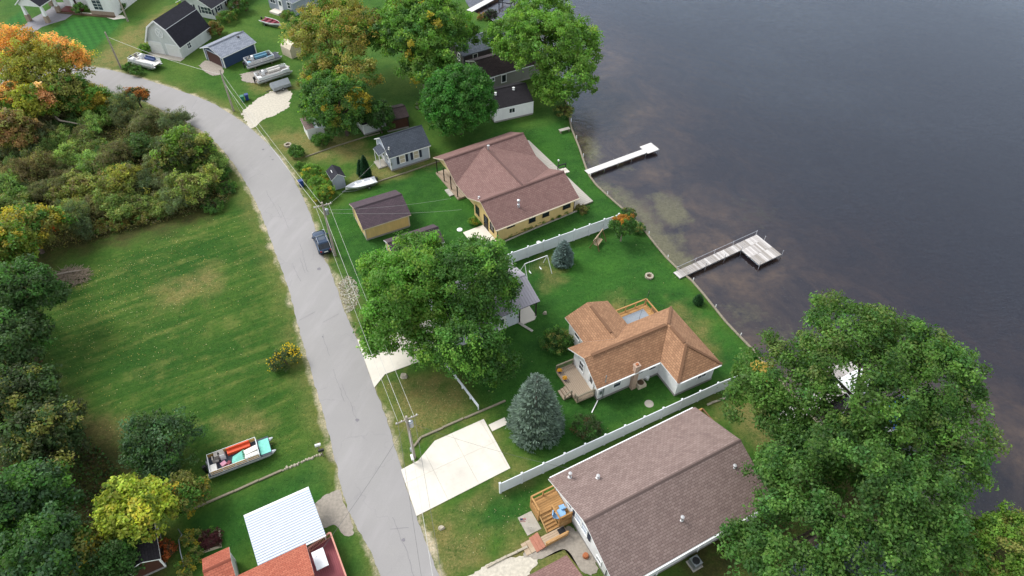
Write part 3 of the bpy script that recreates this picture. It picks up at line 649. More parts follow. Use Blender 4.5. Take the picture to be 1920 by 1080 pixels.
for x, y, z, h in ((.9, 2.2, 3.85, .75), (2.9, .7, 4.45, .45), (7.2, -6.0, 4.35, .6), (14.2, -4.4, 5.05, .35)): vent_pipe(mh, x, y, z, h, .1)
for xx in (4, 8.5, 12.5): m = MB(); m.b2(xx - .05, xx + .05, -7.86, -7.77, .1, 3.3); m.build('downspout', 'trim_white', mh)
for yy in (-5.8, -7.0): m = MB(); m.b2(-.09, -.01, yy - .02, yy + .02, .3, 3); m.build('cable', 'wire_dark', mh)

# cedar deck of that house
dk = thing('deck', 'honey coloured cedar deck with stairs on the white house with the mauve roof', 'deck', (p.x, p.y, 0), R(27.7))
deck_boards(dk, -2.75, -.06, 1.35, 2.95, 1.2, 'cedar', 'x', .22); deck_boards(dk, -1.45, -.06, -.15, 1.34, 1.2, 'cedar', 'x', .22)
m = MB(); m.b2(-2.75, -.1, 1.36, 2.93, .98, 1.14); m.b2(-1.44, -.1, -.13, 1.36, .98, 1.14)
for x, y in ((-2.7, 2.9), (-2.7, 1.4), (-1.4, -.1), (-.2, -.1), (-1.4, 1.4)): m.box(x, y, .5, .14, .14, 1.)
m.build('frame', 'cedar_y', dk)
for k in range(18): m = MB(); m.b2(-2.79, -2.76, 1.37 + k * .088, 1.37 + k * .088 + .075, .05, 1.05); m.build('skirt_board', 'cedar_y', dk)
for k in range(15): m = MB(); m.b2(-1.43 + k * .09, -1.43 + k * .09 + .075, -.19, -.16, .05, 1.05); m.build('skirt_board', 'cedar_y', dk)
railing(dk, (-2.7, 2.9, 1.2), (-.15, 2.9, 1.2), .95, 'cedar', .0); railing(dk, (-2.7, 2.8, 1.2), (-2.7, 1.4, 1.2), .95, 'cedar', 0)
railing(dk, (-1.42, 1.3, 1.2), (-1.42, -.1, 1.2), .9, 'cedar', 0); railing(dk, (-1.3, -.12, 1.2), (-.12, -.12, 1.2), .9, 'cedar', .12)
for k in range(5): m = MB(); m.b2(-2.62, -1.52, 1.32 - .29 * (k + 1), 1.32 - .29 * k - .01, 1.2 - .15 * (k + 1) - .05, 1.2 - .15 * (k + 1)); m.b2(-2.62, -1.52, 1.32 - .29 * k - .03, 1.32 - .29 * k - .015, 1.2 - .15 * (k + 1), 1.2 - .15 * k - .05); m.build('step', 'cedar', dk)
m = MB(); m.bar((-2.66, 1.36, 1.1), (-2.66, -.1, .4), .06, .25); m.bar((-1.48, 1.3, 1.1), (-1.48, -.1, .4), .06, .25); m.build('stringer', 'cedar_y', dk)
deck_boards(dk, -3.4, -1.0, -1.1, -.2, .42, 'deck_tan', 'x', .22, 'platform_board'); m = MB(); m.b2(-3.38, -1.02, -1.08, -.22, .02, .36); m.build('platform_frame', 'cedar', dk)
m = MB(); m.b2(-1.75, -1.05, -.85, -.3, .435, .445); m.build('door_mat', 'mat_black', dk)
for k in range(3): m = MB(); m.b2(-3.72 - .3 * k, -3.42 - .3 * k, -1.15, .35, .02, .42 - .12 * (k + 1) + .06); m.build('step', 'red_step', dk)
for k in range(2): m = MB(); m.b2(-4.75 - .5 * k, -4.27 - .5 * k, -1.0, .2, .0, .1 - .03 * k); m.build('step', 'deck_tan', dk)
railing(dk, (-3.3, -1.1, .42), (-1.05, -1.1, .42), .55, 'cedar', 0)
m = MB(); m.b2(-4.3, -2.85, .6, 2.55, -.05, .04); tag(m.build('patio_slab', 'concrete_grey', None, (p.x, p.y, 0), R(27.7)), 'small grey concrete patio slab beside the cedar deck', 'slab')
# furniture on the deck
def blob_chair(label, u, v, rz):
    q_ = at(u, v, 1.65); t = thing('patio_chair', label, 'chair', (q_.x, q_.y, 1.21), rz, 'blue chairs on the cedar deck')
    m = MB(); m.box(0, 0, .42, .52, .5, .09); m.build('seat', 'chair_blue', t)
    m = MB(); m.bar((0, .24, .45), (0, .34, .95), .5, .08); m.build('backrest', 'chair_blue', t)
    for a, b in ((-1, -1), (1, -1), (-1, 1), (1, 1)): m = MB(); m.tube([(a * .22, b * .21, 0), (a * .22, b * .21, .4)], .02, 6); m.build('leg', 'dark_metal', t)
blob_chair('pale blue chair at the cedar deck corner against the house wall', 1054, 951, R(200)); blob_chair('pale blue chair at the deck railing, on the stairs side of the round table', 1043, 967, R(80))
q_ = at(1052, 962, 1.9); t = thing('round_table', 'small round pale blue table between the two deck chairs', 'table', (q_.x, q_.y, 1.21))
m = MB(); m.lathe([(.42, .66), (.44, .69), (.42, .71)], 20); m.build('table_top', 'chair_blue', t); m = MB(); m.lathe([(.22, 0), (.2, .03), (.03, .05), (.03, .66)], 10); m.build('leg', 'dark_metal', t)
q_ = at(975, 985); t = thing('flag', 'small striped garden flag on a pole beside the patio slab', 'flag', (q_.x, q_.y, 0))
MB().tube([(0, 0, 0), (0, 0, 1.5)], .015, 6).build('pole', 'galv', t)
for k in range(7): m = MB(); m.b2(.02, .5 - .1 * math.sin(k), -.01, .01, .72 + k * .1, .72 + k * .1 + .097); m.build('stripe', 'flag_red' if k % 2 == 0 else 'flag_white', t)
m = MB(); m.b2(.02, .24, -.016, .016, 1.13, 1.42); m.build('canton', 'flag_blue', t)
# back deck of the mauve house
bd = thing('deck', 'narrow brown wooden landing behind the mauve roofed house', 'deck', (p.x, p.y, 0), R(27.7))
deck_boards(bd, 16.15, 17.5, -3.6, 3.3, 1.1, 'cedar_y', 'x', .24); railing(bd, (17.45, -3.5, 1.1), (17.45, 3.2, 1.1), 1., 'timber_brown', .15); railing(bd, (16.2, 3.25, 1.1), (17.4, 3.25, 1.1), 1., 'cedar', .15)
m = MB()
for y in (-3.4, 0, 3.1): m.box(17.3, y, .5, .14, .14, 1.1)
m.build('post', 'timber_brown', bd)

# ---- small brown roofed garage at the bottom edge
e = at(1063, 1037, 3.); b2_ = thing('garage', 'brown shingled garage cut off by the bottom edge of the picture', 'garage', (e.x, e.y, 0), R(27.7))
gable(b2_, -8.1, -.4, -6.4, -.4, 2.6, 4.1, 'white_siding', 'roof_rose', .4, .4)

# ---- orange roofed house
p = at(1119.5, 751); oh = thing('house', 'white house with an orange brown shingle roof and hipped wing by the lake', 'house', (p.x, p.y, 0), R(26.5))
m = MB(); m.yz([(0, 0), (5.15, 0), (5.15, 2.95), (2.45, 4.6), (0, 2.95)], 0, 9.6); m.build('wall', 'white_siding', oh)
m = MB(); m.b2(9.602, 12.55, 0, 5.15, 0, 2.86); m.build('wall', 'white_siding', oh)
m = MB(); m.b2(7.72, 12.55, -3.2, -.002, 0, 2.86); m.build('wall', 'white_siding', oh)
m = MB(); m.xz([(1.72, 0), (1.72, 2.85), (4.15, 3.9), (6.6, 2.85), (6.6, 0)], 5.16, 9.2); m.build('wall', 'white_siding', oh)
r = MB(); T = .15
r.slab([(-.6, -.45, 3), (7.3, -.45, 3), (10, 2.45, 4.8), (-.6, 2.45, 4.8)], T); r.slab([(7.3, -3.6, 3), (10, -.8, 4.8), (10, 2.45, 4.8), (7.3, -.45, 3)], T)
r.slab([(13, -3.6, 3), (10, -.8, 4.8), (7.3, -3.6, 3)], T); r.slab([(13, 5.6, 3), (10, 2.45, 4.8), (10, -.8, 4.8), (13, -3.6, 3)], T)
r.slab([(-.6, 2.45, 4.8), (10, 2.45, 4.8), (13, 5.6, 3), (-.6, 5.6, 3)], T)
ro = r.build('roof', ['roof_orange', 'trim_white'], oh)
r = MB(); r.slab([(1.3, 9.6, 3), (4.15, 9.6, 4.15), (4.15, 3.62, 4.15), (1.3, 5.58, 3.02)], T); r.slab([(7, 9.6, 3), (7, 5.58, 3.02), (4.15, 3.62, 4.15), (4.15, 9.6, 4.15)], T); r.build('roof', ['roof_orange', 'trim_white'], oh)
for a, b in (((.3, 2.45, 4.86), (9.7, 2.45, 4.86)), ((10, 2.0, 4.86), (10, -.5, 4.86)), ((4.15, 8.9, 4.21), (4.15, 4.6, 4.21))):
    m = MB(); m.bar(a, b, .34, .07); m.build('ridge_vent', 'roof_orange', ro)
for a, b in (((10, -.8, 4.83), (13, -3.6, 3.03)), ((10, -.8, 4.83), (7.3, -3.6, 3.03)), ((10, 2.45, 4.83), (13, 5.6, 3.03))):
    m = MB(); m.bar(a, b, .28, .05); m.build('hip_cap', 'roof_orange', ro)
m = MB(); m.b2(-.03, 12.6, -.04, 5.2, -.2, .3); m.b2(7.68, 12.6, -3.24, -.05, -.2, .302); m.build('foundation', 'foundation', oh)
gutter(oh, -.5, 7.2, -.45, 3.0); gutter(oh, 7.4, 12.9, -3.6, 3.)
for x, z in ((2.3, 1.75), (6.75, 2.0)): window(oh, ('y', '-', 0), x, z, .85, 1.15 if x < 3 else .8, 1, 2)
window(oh, ('y', '-', 0), 5.25, 2.1, .7, .6, 1, 1); window(oh, ('y', '-', -3.2), 10.9, 1.9, 1.1, .75, 2, 1)
window(oh, ('x', '-', 0), 3.5, 1.9, .8, 1.3, 1, 2); door(oh, ('x', '-', 0), 1.45, .55, .9, 2.05); m = MB(); wbox(m, ('x', '-', 0), 4.3, .03, 3.0, .35, .05, .3); m.build('gable_vent', 'shutter', oh)
window(oh, ('x', '-', 1.72), 7.4, 1.9, .9, .6, 1, 1, gm='glass_dark'); m = MB(); m.b2(.55, .65, -.1, -.01, .2, 2.8); m.b2(.15, .4, -.14, -.01, 1.1, 1.6); m.build('meter_box', 'galv', oh)
ch = MB(); ch.b2(4.0, 4.55, -.52, -.05, -.1, 3.95); ch.b2(3.94, 4.61, -.58, .01, 3.95, 4.1); c_ = ch.build('chimney', 'brick', oh); m = MB(); m.box(4.27, -.28, 4.17, .26, .26, .14); m.build('flue', 'terracotta', c_)
m = MB(); m.tube([(.55, -.2, 3.15), (.55, -.2, 4.3)], .06, 8); m.build('vent_pipe', 'galv', oh)
m = MB(); m.bar((0, -.1, .12), (-1.35, -1.1, .06), .1, .08); m.build('downspout', 'trim_white', oh)
fd = thing('deck', 'weathered wooden front deck with railings on the orange roofed house', 'deck', (p.x, p.y, 0), R(26.5))
deck_boards(fd, -2.25, -.03, .5, 5.1, .55, 'deck_tan_y', 'y', .2)
m = MB(); m.b2(-2.2, -.1, .55, 5.05, .2, .49); m.build('frame', 'deck_tan', fd)
railing(fd, (-2.2, 5.05, .55), (-.1, 5.05, .55), .9, 'timber', .13); railing(fd, (-2.2, .55, .55), (-.1, .55, .55), .9, 'timber', .13); railing(fd, (-2.2, .6, .55), (-2.2, 1.0, .55), .9, 'timber', .13)
for k in range(3): m = MB(); m.b2(-2.55 - .32 * k, -2.26 - .32 * k, 1.6, 2.9, 0, .42 - .14 * k); m.build('step', 'deck_tan_y', fd)
railing(fd, (-3.1, 1.55, .1), (-2.3, 1.55, .5), .85, 'timber', 0)
def pot(label, u, v):
    q_ = at(u, v, .8); t = thing('flower_pot', label, 'flower pot', (q_.x, q_.y, .56), 0, 'blue pots of yellow flowers on the front deck')
    m = MB(); m.lathe([(.14, 0), (.2, .3), (.23, .32), (.2, .33)], 12); m.build('pot', 'pot_blue', t)
    m = MB(); r_ = random.Random(u)
    for k in range(60):
        a, b = r_.uniform(0, 6.28), r_.uniform(0, 1); rr = .26 * math.sqrt(b); m.box(rr * math.cos(a), rr * math.sin(a), .36 + .16 * (1 - b) + r_.uniform(0, .05), .08, .08, .06, r_.uniform(0, 3))
    m.build('flowers', 'flower_gold', t)
pot('blue pot of yellow flowers at the deck corner by the railing', 1049, 696); pot('blue pot of yellow flowers nearer the deck steps', 1059, 710)
pd_ = thing('deck', 'cedar railed platform with a grey mat behind the orange roofed house', 'deck', (p.x, p.y, 0), R(26.5))
deck_boards(pd_, 7.7, 12.1, 5.75, 8.9, .7, 'cedar', 'x', .26); railing(pd_, (7.8, 8.85, .7), (12.0, 8.85, .7), .95, 'cedar', 0); railing(pd_, (12.05, 8.8, .7), (12.05, 6.3, .7), .95, 'cedar', 0); railing(pd_, (7.75, 8.8, .7), (7.75, 7.2, .7), .95, 'cedar', .0)
m = MB(); m.b2(8.4, 11.4, 6.6, 8.3, .71, .73); m.build('mat', 'rug', pd_)
m = MB(); m.b2(7.75, 12.05, 5.8, 8.85, .4, .64); m.build('frame', 'cedar', pd_)
for k in range(3): m = MB(); m.b2(12.15 + .3 * k, 12.43 + .3 * k, 6.4, 8.2, .0, .55 - .18 * k); m.build('step', 'timber_brown', pd_)
q_ = at(1205, 588); t = thing('canopy_frame', 'thin bare canopy frame standing beside the cedar platform', 'frame', (q_.x, q_.y, 0), R(26.5))
for dx, dy in ((-1.7, -1.5), (1.7, -1.5), (1.7, 1.5), (-1.7, 1.5)): m = MB(); m.tube([(dx, dy, 0), (dx, dy, 1.9)], .02, 5); m.tube([(dx, dy, 1.9), (0, 0, 2.5)], .015, 5); m.build('pole', 'dark_metal', t)
q_ = at(1200, 722); t = thing('planter', 'square pale stone planter bowl on the lawn by the chimney', 'planter', (q_.x, q_.y, 0), R(26))
m = MB(); m.box(0, 0, .25, 1.05, .95, .5, 0, 0, .9); m.build('bowl', 'trim_tan', t); m = MB(); m.lathe([(.36, .49), (.36, .52)], 14); m.build('soil', 'mulch', t)
q_ = at(1213, 711); m = MB(); m.lathe([(.22, 0), (.22, .55), (.16, .62), (.03, .66)], 12); tag(m.build('propane_tank', 'trim_white', None, (q_.x, q_.y, 0), 0, True), 'small white propane tank against the white house wall', 'tank')
q_ = at(1217, 757); m = MB(); m.lathe([(.5, 0), (.48, .03), (.3, .05)], 14); tag(m.build('well_cover', 'concrete_grey', None, (q_.x, q_.y, 0)), 'round grey cover set in the lawn near the vinyl fence', 'cover')

# ---- yellow house with the rose roof
p = at(930, 450); yh = thing('house', 'wide cream house with rose brown roof of joined gables facing the lake', 'house', (p.x, p.y, 0), R(30.5))
m = MB(); m.yz([(-.45, 0), (6.0, 0), (6.0, 2.75), (3.0, 4.38), (-.45, 2.6)], 0, 12); m.build('wall', 'yellow_board', yh)
m = MB(); m.yz([(10.4, 0), (17, 0), (17, 2.7), (13.7, 4.38), (10.4, 2.7)], 1.7, 12); m.build('wall', 'cream_board', yh)
m = MB(); m.yz([(10.3, 2.55), (17.1, 2.55), (17.1, 2.68), (13.7, 4.36), (10.3, 2.68)], 0, .15); m.build('gable_end', 'cream_board', yh)
m = MB(); m.b2(.9, 11.5, 6.02, 10.38, 0, 2.75); m.build('wall', 'cream_board', yh)
r = MB(); T = .16; X0, X1 = -.55, 12.45
r.slab([(X0, -1.0, 2.7), (X1, -1.0, 2.7), (X1, 3.0, 4.6), (X0, 3.0, 4.6)], T); r.slab([(X0, 3.0, 4.6), (X1, 3.0, 4.6), (X1, 6.7, 2.7), (X0, 6.7, 2.7)], T)
r.slab([(X0, 10, 2.7), (X1, 10, 2.7), (X1, 13.7, 4.6), (X0, 13.7, 4.6)], T); r.slab([(X0, 13.7, 4.6), (X1, 13.7, 4.6), (X1, 17.4, 2.7), (X0, 17.4, 2.7)], T)
ro = r.build('roof', ['roof_rose', 'trim_tan'], yh)
r = MB(); r.slab([(X0 - .02, 6.66, 2.73), (5.95, 3.0, 4.62), (5.95, 13.7, 4.62), (X0 - .02, 10.04, 2.73)], T); r.slab([(X1 + .02, 10.04, 2.73), (5.95, 13.7, 4.62), (5.95, 3.0, 4.62), (X1 + .02, 6.66, 2.73)], T); r.build('roof', ['roof_rose', 'trim_tan'], yh)
for a, b in (((X0, 3, 4.63), (X1, 3, 4.63)), ((X0, 13.7, 4.63), (X1, 13.7, 4.63)), ((5.95, 3.2, 4.65), (5.95, 13.5, 4.65))): m = MB(); m.bar(a, b, .3, .06); m.build('ridge_cap', 'roof_rose', ro)
for x, z, w_, h in ((2.0, 2.05, .95, .5), (5.3, 1.7, .85, .95), (7.45, 1.75, .85, .95), (10.8, 1.75, 1., .95)): window(yh, ('y', '-', -.45), x, z, w_, h, 1, 1, 'trim_dark', 'glass_dark')
window(yh, ('x', '-', 0), 5.0, 1.5, .8, 1.2, 1, 2, 'trim_dark', 'glass_dark'); door(yh, ('x', '-', 0), 2.6, .1, .9, 2.05, 'trim_dark', 'trim_dark'); window(yh, ('x', '-', 0), 1.0, 1.5, .8, 1.1, 1, 2, 'trim_dark', 'glass_dark')
m = MB(); m.b2(-.07, .0, -.52, -.4, .1, 2.6); m.build('downspout', 'trim_dark', yh); m = MB(); m.b2(12.0, 12.07, -.52, -.4, .1, 2.6); m.build('downspout', 'trim_dark', yh)
gutter(yh, X0, X1, -1.0, 2.7, 'trim_tan')
vent_pipe(yh, 6.0, 12.6, 4.45, .9, .12); vent_pipe(yh, .1, 4.6, 3.75, .35, .09); m = MB(); m.lathe([(.17, 0), (.17, .5), (.1, .55), (.1, 1.), (.2, 1.02), (.2, 1.2), (.04, 1.28)], 12, (3.9, .75, 3.45)); m.build('chimney_pipe', 'aluminium', yh)
m = MB(); m.b2(-.5, 1.65, 9.9, 17.0, 0, .3); m.build('porch_floor', 'deck_tan_y', yh)
for y in (10.3, 12.3, 14.5, 16.8): m = MB(); m.box(-.35, y, 1.45, .12, .12, 2.3); m.build('porch_post', 'trim_dark', yh)
m = MB(); m.b2(-1.15, -.52, 11.2, 12.8, 0, .18); m.build('porch_step', 'deck_grey', yh)
ld = thing('deck', 'long pale plank deck along the lake side of the cream house', 'deck', (p.x, p.y, 0), R(30.5))
deck_boards(ld, 12.2, 15.6, -.1, 17.2, .25, 'deck_grey', 'x', .34); m = MB(); m.b2(12.2, 15.55, -.05, 17.15, .0, .19); m.build('frame', 'timber', ld)
m = MB(); m.b2(-3.1, -.05, -.2, 3.5, -.05, .06); tag(m.build('patio_slab', 'concrete', None, (p.x, p.y, 0), R(30.5)), 'pale concrete entry slab at the corner of the cream house', 'slab')

# ---- small pale blue house
p = at(735, 321); sh_ = thing('cottage', 'small pale cottage with grey roof and dark shutters near the road', 'cottage', (p.x, p.y, 0), R(29.8))
gable(sh_, 0, 6.1, 0, 5.0, 2.6, 4.5, 'pale_blue_siding', 'roof_slate', .4, .28, 2.45)
for x in (1.85, 4.05): window(sh_, ('y', '-', 0), x, 1.55, .75, 1.2, 1, 2, gm='trim_tan', shut=True)
door(sh_, ('x', '-', 0), 2.7, .25, .85, 2., 'white_siding'); window(sh_, ('x', '-', 0), 1.1, 1.7, .7, 1.)
r = MB(); r.slab([(-1.15, 1.6, 2.15), (.0, 1.6, 2.6), (0, 3.8, 2.6), (-1.15, 3.8, 2.15)], .12); r.build('porch_roof', ['roof_slate', 'trim_white'], sh_)
for y in (1.75, 3.65): m = MB(); m.box(-1.05, y, 1.05, .09, .09, 2.1); m.build('porch_post', 'trim_white', sh_)
m = MB(); m.b2(-1.5, -.06, 1.4, 3.4, 0, .18); m.build('porch_slab', 'concrete_grey', sh_)
m = MB(); m.tube([(.05, -.1, 1.2), (.05, -.1, 4.2)], .03, 6); m.b2(-.08, .16, -.16, -.02, 1.1, 1.5); m.build('service_mast', 'galv', sh_)
vent_pipe(sh_, .3, .7, 3.35, .35, .07)

# ---- yellow shed with gable roof
p = at(689, 452); ys = thing('shed', 'yellow board shed with dark brown roof beside the parked car', 'shed', (p.x, p.y, 0), R(27))
gable(ys, 0, 6.0, .15, 5.2, 2.35, 3.65, 'yellow_board', 'roof_mauve_dark', .45, .32, 2.75, fascia='trim_tan')
m = MB(); wbox(m, ('x', '-', 0), 2.7, .03, 1.1, 2., .05, 2.1); m.build('door', 'cream_board', ys)
# ---- mauve shed mostly under the maple
e = at(812, 419, 2.1); ms = thing('shed', 'mauve roofed shed half hidden by the big maple', 'shed', (e.x, e.y, 0), R(27))
gable(ms, -6.6, -.25, -3.6, -.25, 2.0, 3.05, 'yellow_board', 'roof_mauve_dark', .25, .25)
# ---- metal roofed garage
p = at(952, 612); mg = thing('garage', 'white garage with ribbed grey metal roof behind the big maple', 'garage', (p.x, p.y, 0), R(28))
m = MB(); m.yz([(-.1, 0), (6.6, 0), (6.6, 2.75), (3.25, 3.72), (-.1, 2.75)], -7, 1.45); m.build('wall', 'ribbed_white', mg)
r = MB(); r.slab([(-7.4, -.5, 2.8), (4, -.5, 2.8), (4, 3.25, 3.9), (-7.4, 3.25, 3.9)], .08); r.slab([(-7.4, 7, 2.8), (4, 7, 2.8), (4, 3.25, 3.9), (-7.4, 3.25, 3.9)], .08); ro = r.build('roof', ['metal_grey', 'trim_dark'], mg)
for k in range(33):
    x = -7.2 + k * .345; m = MB(); m.bar((x, -.48, 2.83), (x, 3.2, 3.91), .05, .05); m.bar((x, 6.98, 2.83), (x, 3.3, 3.91), .05, .05); m.build('rib', 'metal_grey', ro)
m = MB(); m.bar((-7.4, 3.25, 3.93), (4, 3.25, 3.93), .3, .05); m.build('ridge_cap', 'metal_grey', ro)
for x, y in ((1.5, -.1), (3.7, -.1), (3.7, 6.6), (1.5, 6.6)): m = MB(); m.box(x, y, 1.35, .14, .14, 2.7); m.build('post', 'trim_dark', mg)
m = MB(); m.prism([(1.5, -.6), (3.3, -.6), (3.75, -.2), (3.9, 6.6), (1.5, 6.6)], -.05, .07); m.build('floor_slab', 'concrete', mg)
garage_door(mg, ('x', '-', -7), 3.2, 3.6, 2.2); door(mg, ('y', '-', -.1), -.8, .05, .85, 2.0)
m = MB(); m.bar((1.4, -.2, .08), (2.2, -2.05, .05), .3, .08); tag(m.build('plank', 'deck_grey', None, (p.x, p.y, 0), R(28)), 'loose pale plank lying on the lawn beside the metal roofed garage', 'plank')

# ---- barn
p = at(345, 109); bn = thing('barn', 'white gambrel barn with black roof and two garage doors', 'barn', (p.x, p.y, 0), R(-19))
G = [(0, 2.3), (-1.6, 5.1), (-3.55, 6.5), (-5.5, 5.1), (-7.1, 2.3)]
m = MB(); m.xz([(0, 0), (-7.1, 0)] + [(x, z - .12) for x, z in G[::-1]], 0, 8.2); m.build('wall', 'white_siding_dull', bn)
GO = [(.22, 2.1), (-1.55, 5.2), (-3.55, 6.62), (-5.55, 5.2), (-7.32, 2.1)]
r = MB()
for (xa, za), (xb, zb) in zip(GO[:-1], GO[1:]): r.slab([(xa, -.35, za), (xa, 8.5, za), (xb, 8.5, zb), (xb, -.35, zb)], .14)
ro = r.build('roof', ['roof_black', 'trim_white'], bn); m = MB(); m.bar((-1.55, -.3, 5.22), (-1.55, 8.45, 5.22), .12, .04); m.bar((-5.55, -.3, 5.22), (-5.55, 8.45, 5.22), .12, .04); m.build('flashing', 'galv', ro)
m = MB()
for (xa, za), (xb, zb) in zip(GO[:-1], GO[1:]): m.bar((xa, -.36, za - .1), (xb, -.36, zb - .1), .06, .26)
m.build('bargeboard', 'trim_white', bn)
for x in (-5.4, -1.75): garage_door(bn, ('y', '-', 0), x, 2.6, 2.15)
m = MB(); n_ = 16
for k in range(n_):
    a, b = 2 * math.pi * k / n_, 2 * math.pi * (k + 1) / n_; m.bar((-3.55 + .75 * math.cos(a), -.05, 4.2 + .85 * math.sin(a)), (-3.55 + .75 * math.cos(b), -.05, 4.2 + .85 * math.sin(b)), .08, .14)
m.bar((-4.05, -.05, 3.6), (-3.05, -.05, 4.8), .07, .1); m.bar((-4.05, -.05, 4.8), (-3.05, -.05, 3.6), .07, .1); o = m.build('loft_window', 'trim_white', bn)
m = MB(); m.tube([(-3.55, -.01, 4.2), (-3.55, -.035, 4.2)], .78, 20); m.build('pane', 'white_siding_dull', o)
window(bn, ('x', '+', 0), 2.2, 1.4, .9, .9, 2, 2); m = MB(); m.b2(-7.3, .2, -1.3, -.05, -.05, .05); m.build('apron', 'concrete_grey', bn)

# ---- blue garage
p = at(423, 128); bgx = thing('garage', 'navy blue garage with light grey roof and brown door', 'garage', (p.x, p.y, 0), R(-37))
m = MB(); m.xz([(0, 0), (-5.3, 0), (-5.3, 2.35), (-2.65, 3.2), (0, 2.35)], 0, 6.8); m.build('wall', 'blue_siding', bgx)
r = MB(); r.slab([(.55, -.45, 2.25), (.55, 7.1, 2.25), (-2.65, 7.1, 3.4), (-2.65, -.45, 3.4)], .13); r.slab([(-5.85, -.45, 2.25), (-5.85, 7.1, 2.25), (-2.65, 7.1, 3.4), (-2.65, -.45, 3.4)], .13); ro = r.build('roof', ['roof_light', 'trim_white'], bgx)
m = MB(); m.box(-1.9, 5.3, 3.25, .35, .35, .2); m.build('roof_vent', 'dark_metal', ro); m = MB(); m.bar((-2.65, -.45, 3.43), (-2.65, 7.1, 3.43), .3, .05); m.build('ridge_cap', 'roof_light', ro)
garage_door(bgx, ('y', '-', 0), -2.65, 4., 2.1, 'brown_door')
for x, y in ((.03, -.03), (-5.33, -.03), (.03, 6.83)): m = MB(); m.box(x, y, 1.15, .16, .16, 2.2); m.build('corner_board', 'trim_white', bgx)

# ---- white garage by the lake, charcoal house, grey house
p = at(928, 231); wg = thing('garage', 'white garage with black roof between the round tree and the lake', 'garage', (p.x, p.y, 0), R(22.4))
gable(wg, 0, 6.6, 0.1, 6.3, 2.45, 4.05, 'white_siding', 'roof_charcoal', .15, .12); window(wg, ('y', '-', .1), 3.0, 1.6, .9, .75, 2, 1, gm='glass_dark'); vent_pipe(wg, 1.1, 2.4, 3.6, .35, .13, 'trim_white'); vent_pipe(wg, 4.3, 2.6, 3.7, .35, .13, 'trim_white'); door(wg, ('x', '-', 0), 2.2, .05, .9, 2.)
e = at(912, 146, 2.7); bh = thing('house', 'taupe house with dark brown roof behind the white garage', 'house', (e.x, e.y, 0), R(30))
gable(bh, .3, 11, .3, 6.8, 2.6, 4.2, 'tan_siding', 'roof_brown', .35, .6, fascia='trim_white'); window(bh, ('y', '-', .3), 3.5, 1.5, .8, 1.3, 1, 1, gm='glass_dark'); window(bh, ('y', '-', .3), 1.2, 1.9, .9, .5, 2, 1)
e = at(868, 104, 2.7); gh = thing('house', 'dark sided house with grey shingle roof framed by the tall trees', 'house', (e.x, e.y, 0), R(32))
gable(gh, .3, 12.5, .3, 5.6, 2.6, 4.1, 'dark_siding', 'roof_grey', .4, .5, fascia='roof_grey'); 
for x in (2.6, 6.6): window(gh, ('y', '-', .3), x, 1.75, .8, .8, 1, 1, gm='glass_dark')
vent_pipe(gh, 4, 4.6, 3.4, .3, .1); window(gh, ('x', '-', .3), 2.0, 1.5, .8, 1.2)

# ---- top edge houses
p = at(405, 37); h1 = thing('house', 'pale house with black roof behind the barn at the top edge', 'house', (p.x, p.y, 0), R(-21))
m = MB(); m.xz([(0, 0), (-7.4, 0), (-7.4, 2.7), (-3.7, 4.6), (0, 2.7)], 0, 12); m.build('wall', 'white_siding_dull', h1)
r = MB(); r.slab([(.6, -.9, 2.6), (.6, 12.4, 2.6), (-3.7, 12.4, 4.85), (-3.7, -.9, 4.85)], .15); r.slab([(-8, -.9, 2.6), (-8, 12.4, 2.6), (-3.7, 12.4, 4.85), (-3.7, -.9, 4.85)], .15); r.build('roof', ['roof_black', 'trim_white'], h1)
window(h1, ('y', '-', 0), -1.7, 1.6, 2.4, 1.3, 3, 2, shut=True); window(h1, ('y', '-', 0), -5.3, 1.6, .9, 1.3, 1, 2, shut=True)
for y in (1.6, 4.6, 7.8): window(h1, ('x', '+', 0), y, 1.7, .9, 1.0, 1, 2, shut=True)
p = at(553, 31); h3 = thing('house', 'grey blue cottage with light roof at the top edge beside the red runabout', 'house', (p.x, p.y, 0), R(-33))
m = MB(); m.xz([(0, 0), (-7, 0), (-7, 3.0), (-3.5, 5.4), (0, 3.0)], 0, 9); m.build('wall', 'grey_siding', h3)
r = MB(); r.slab([(.5, -.4, 2.85), (.5, 9.4, 2.85), (-3.5, 9.4, 5.6), (-3.5, -.4, 5.6)], .14); r.slab([(-7.5, -.4, 2.85), (-7.5, 9.4, 2.85), (-3.5, 9.4, 5.6), (-3.5, -.4, 5.6)], .14); r.build('roof', ['roof_light', 'trim_white'], h3)
window(h3, ('y', '-', 0), -5.6, 2.1, 1.4, 1.3, 2, 2); door(h3, ('y', '-', 0), -3.5, .4, 1., 2.1); window(h3, ('y', '-', 0), -1., 2., .8, 1.2); m = MB(); m.b2(-5.4, -2.9, -1.6, -.05, 0, .4); m.build('porch_slab', 'concrete', h3)
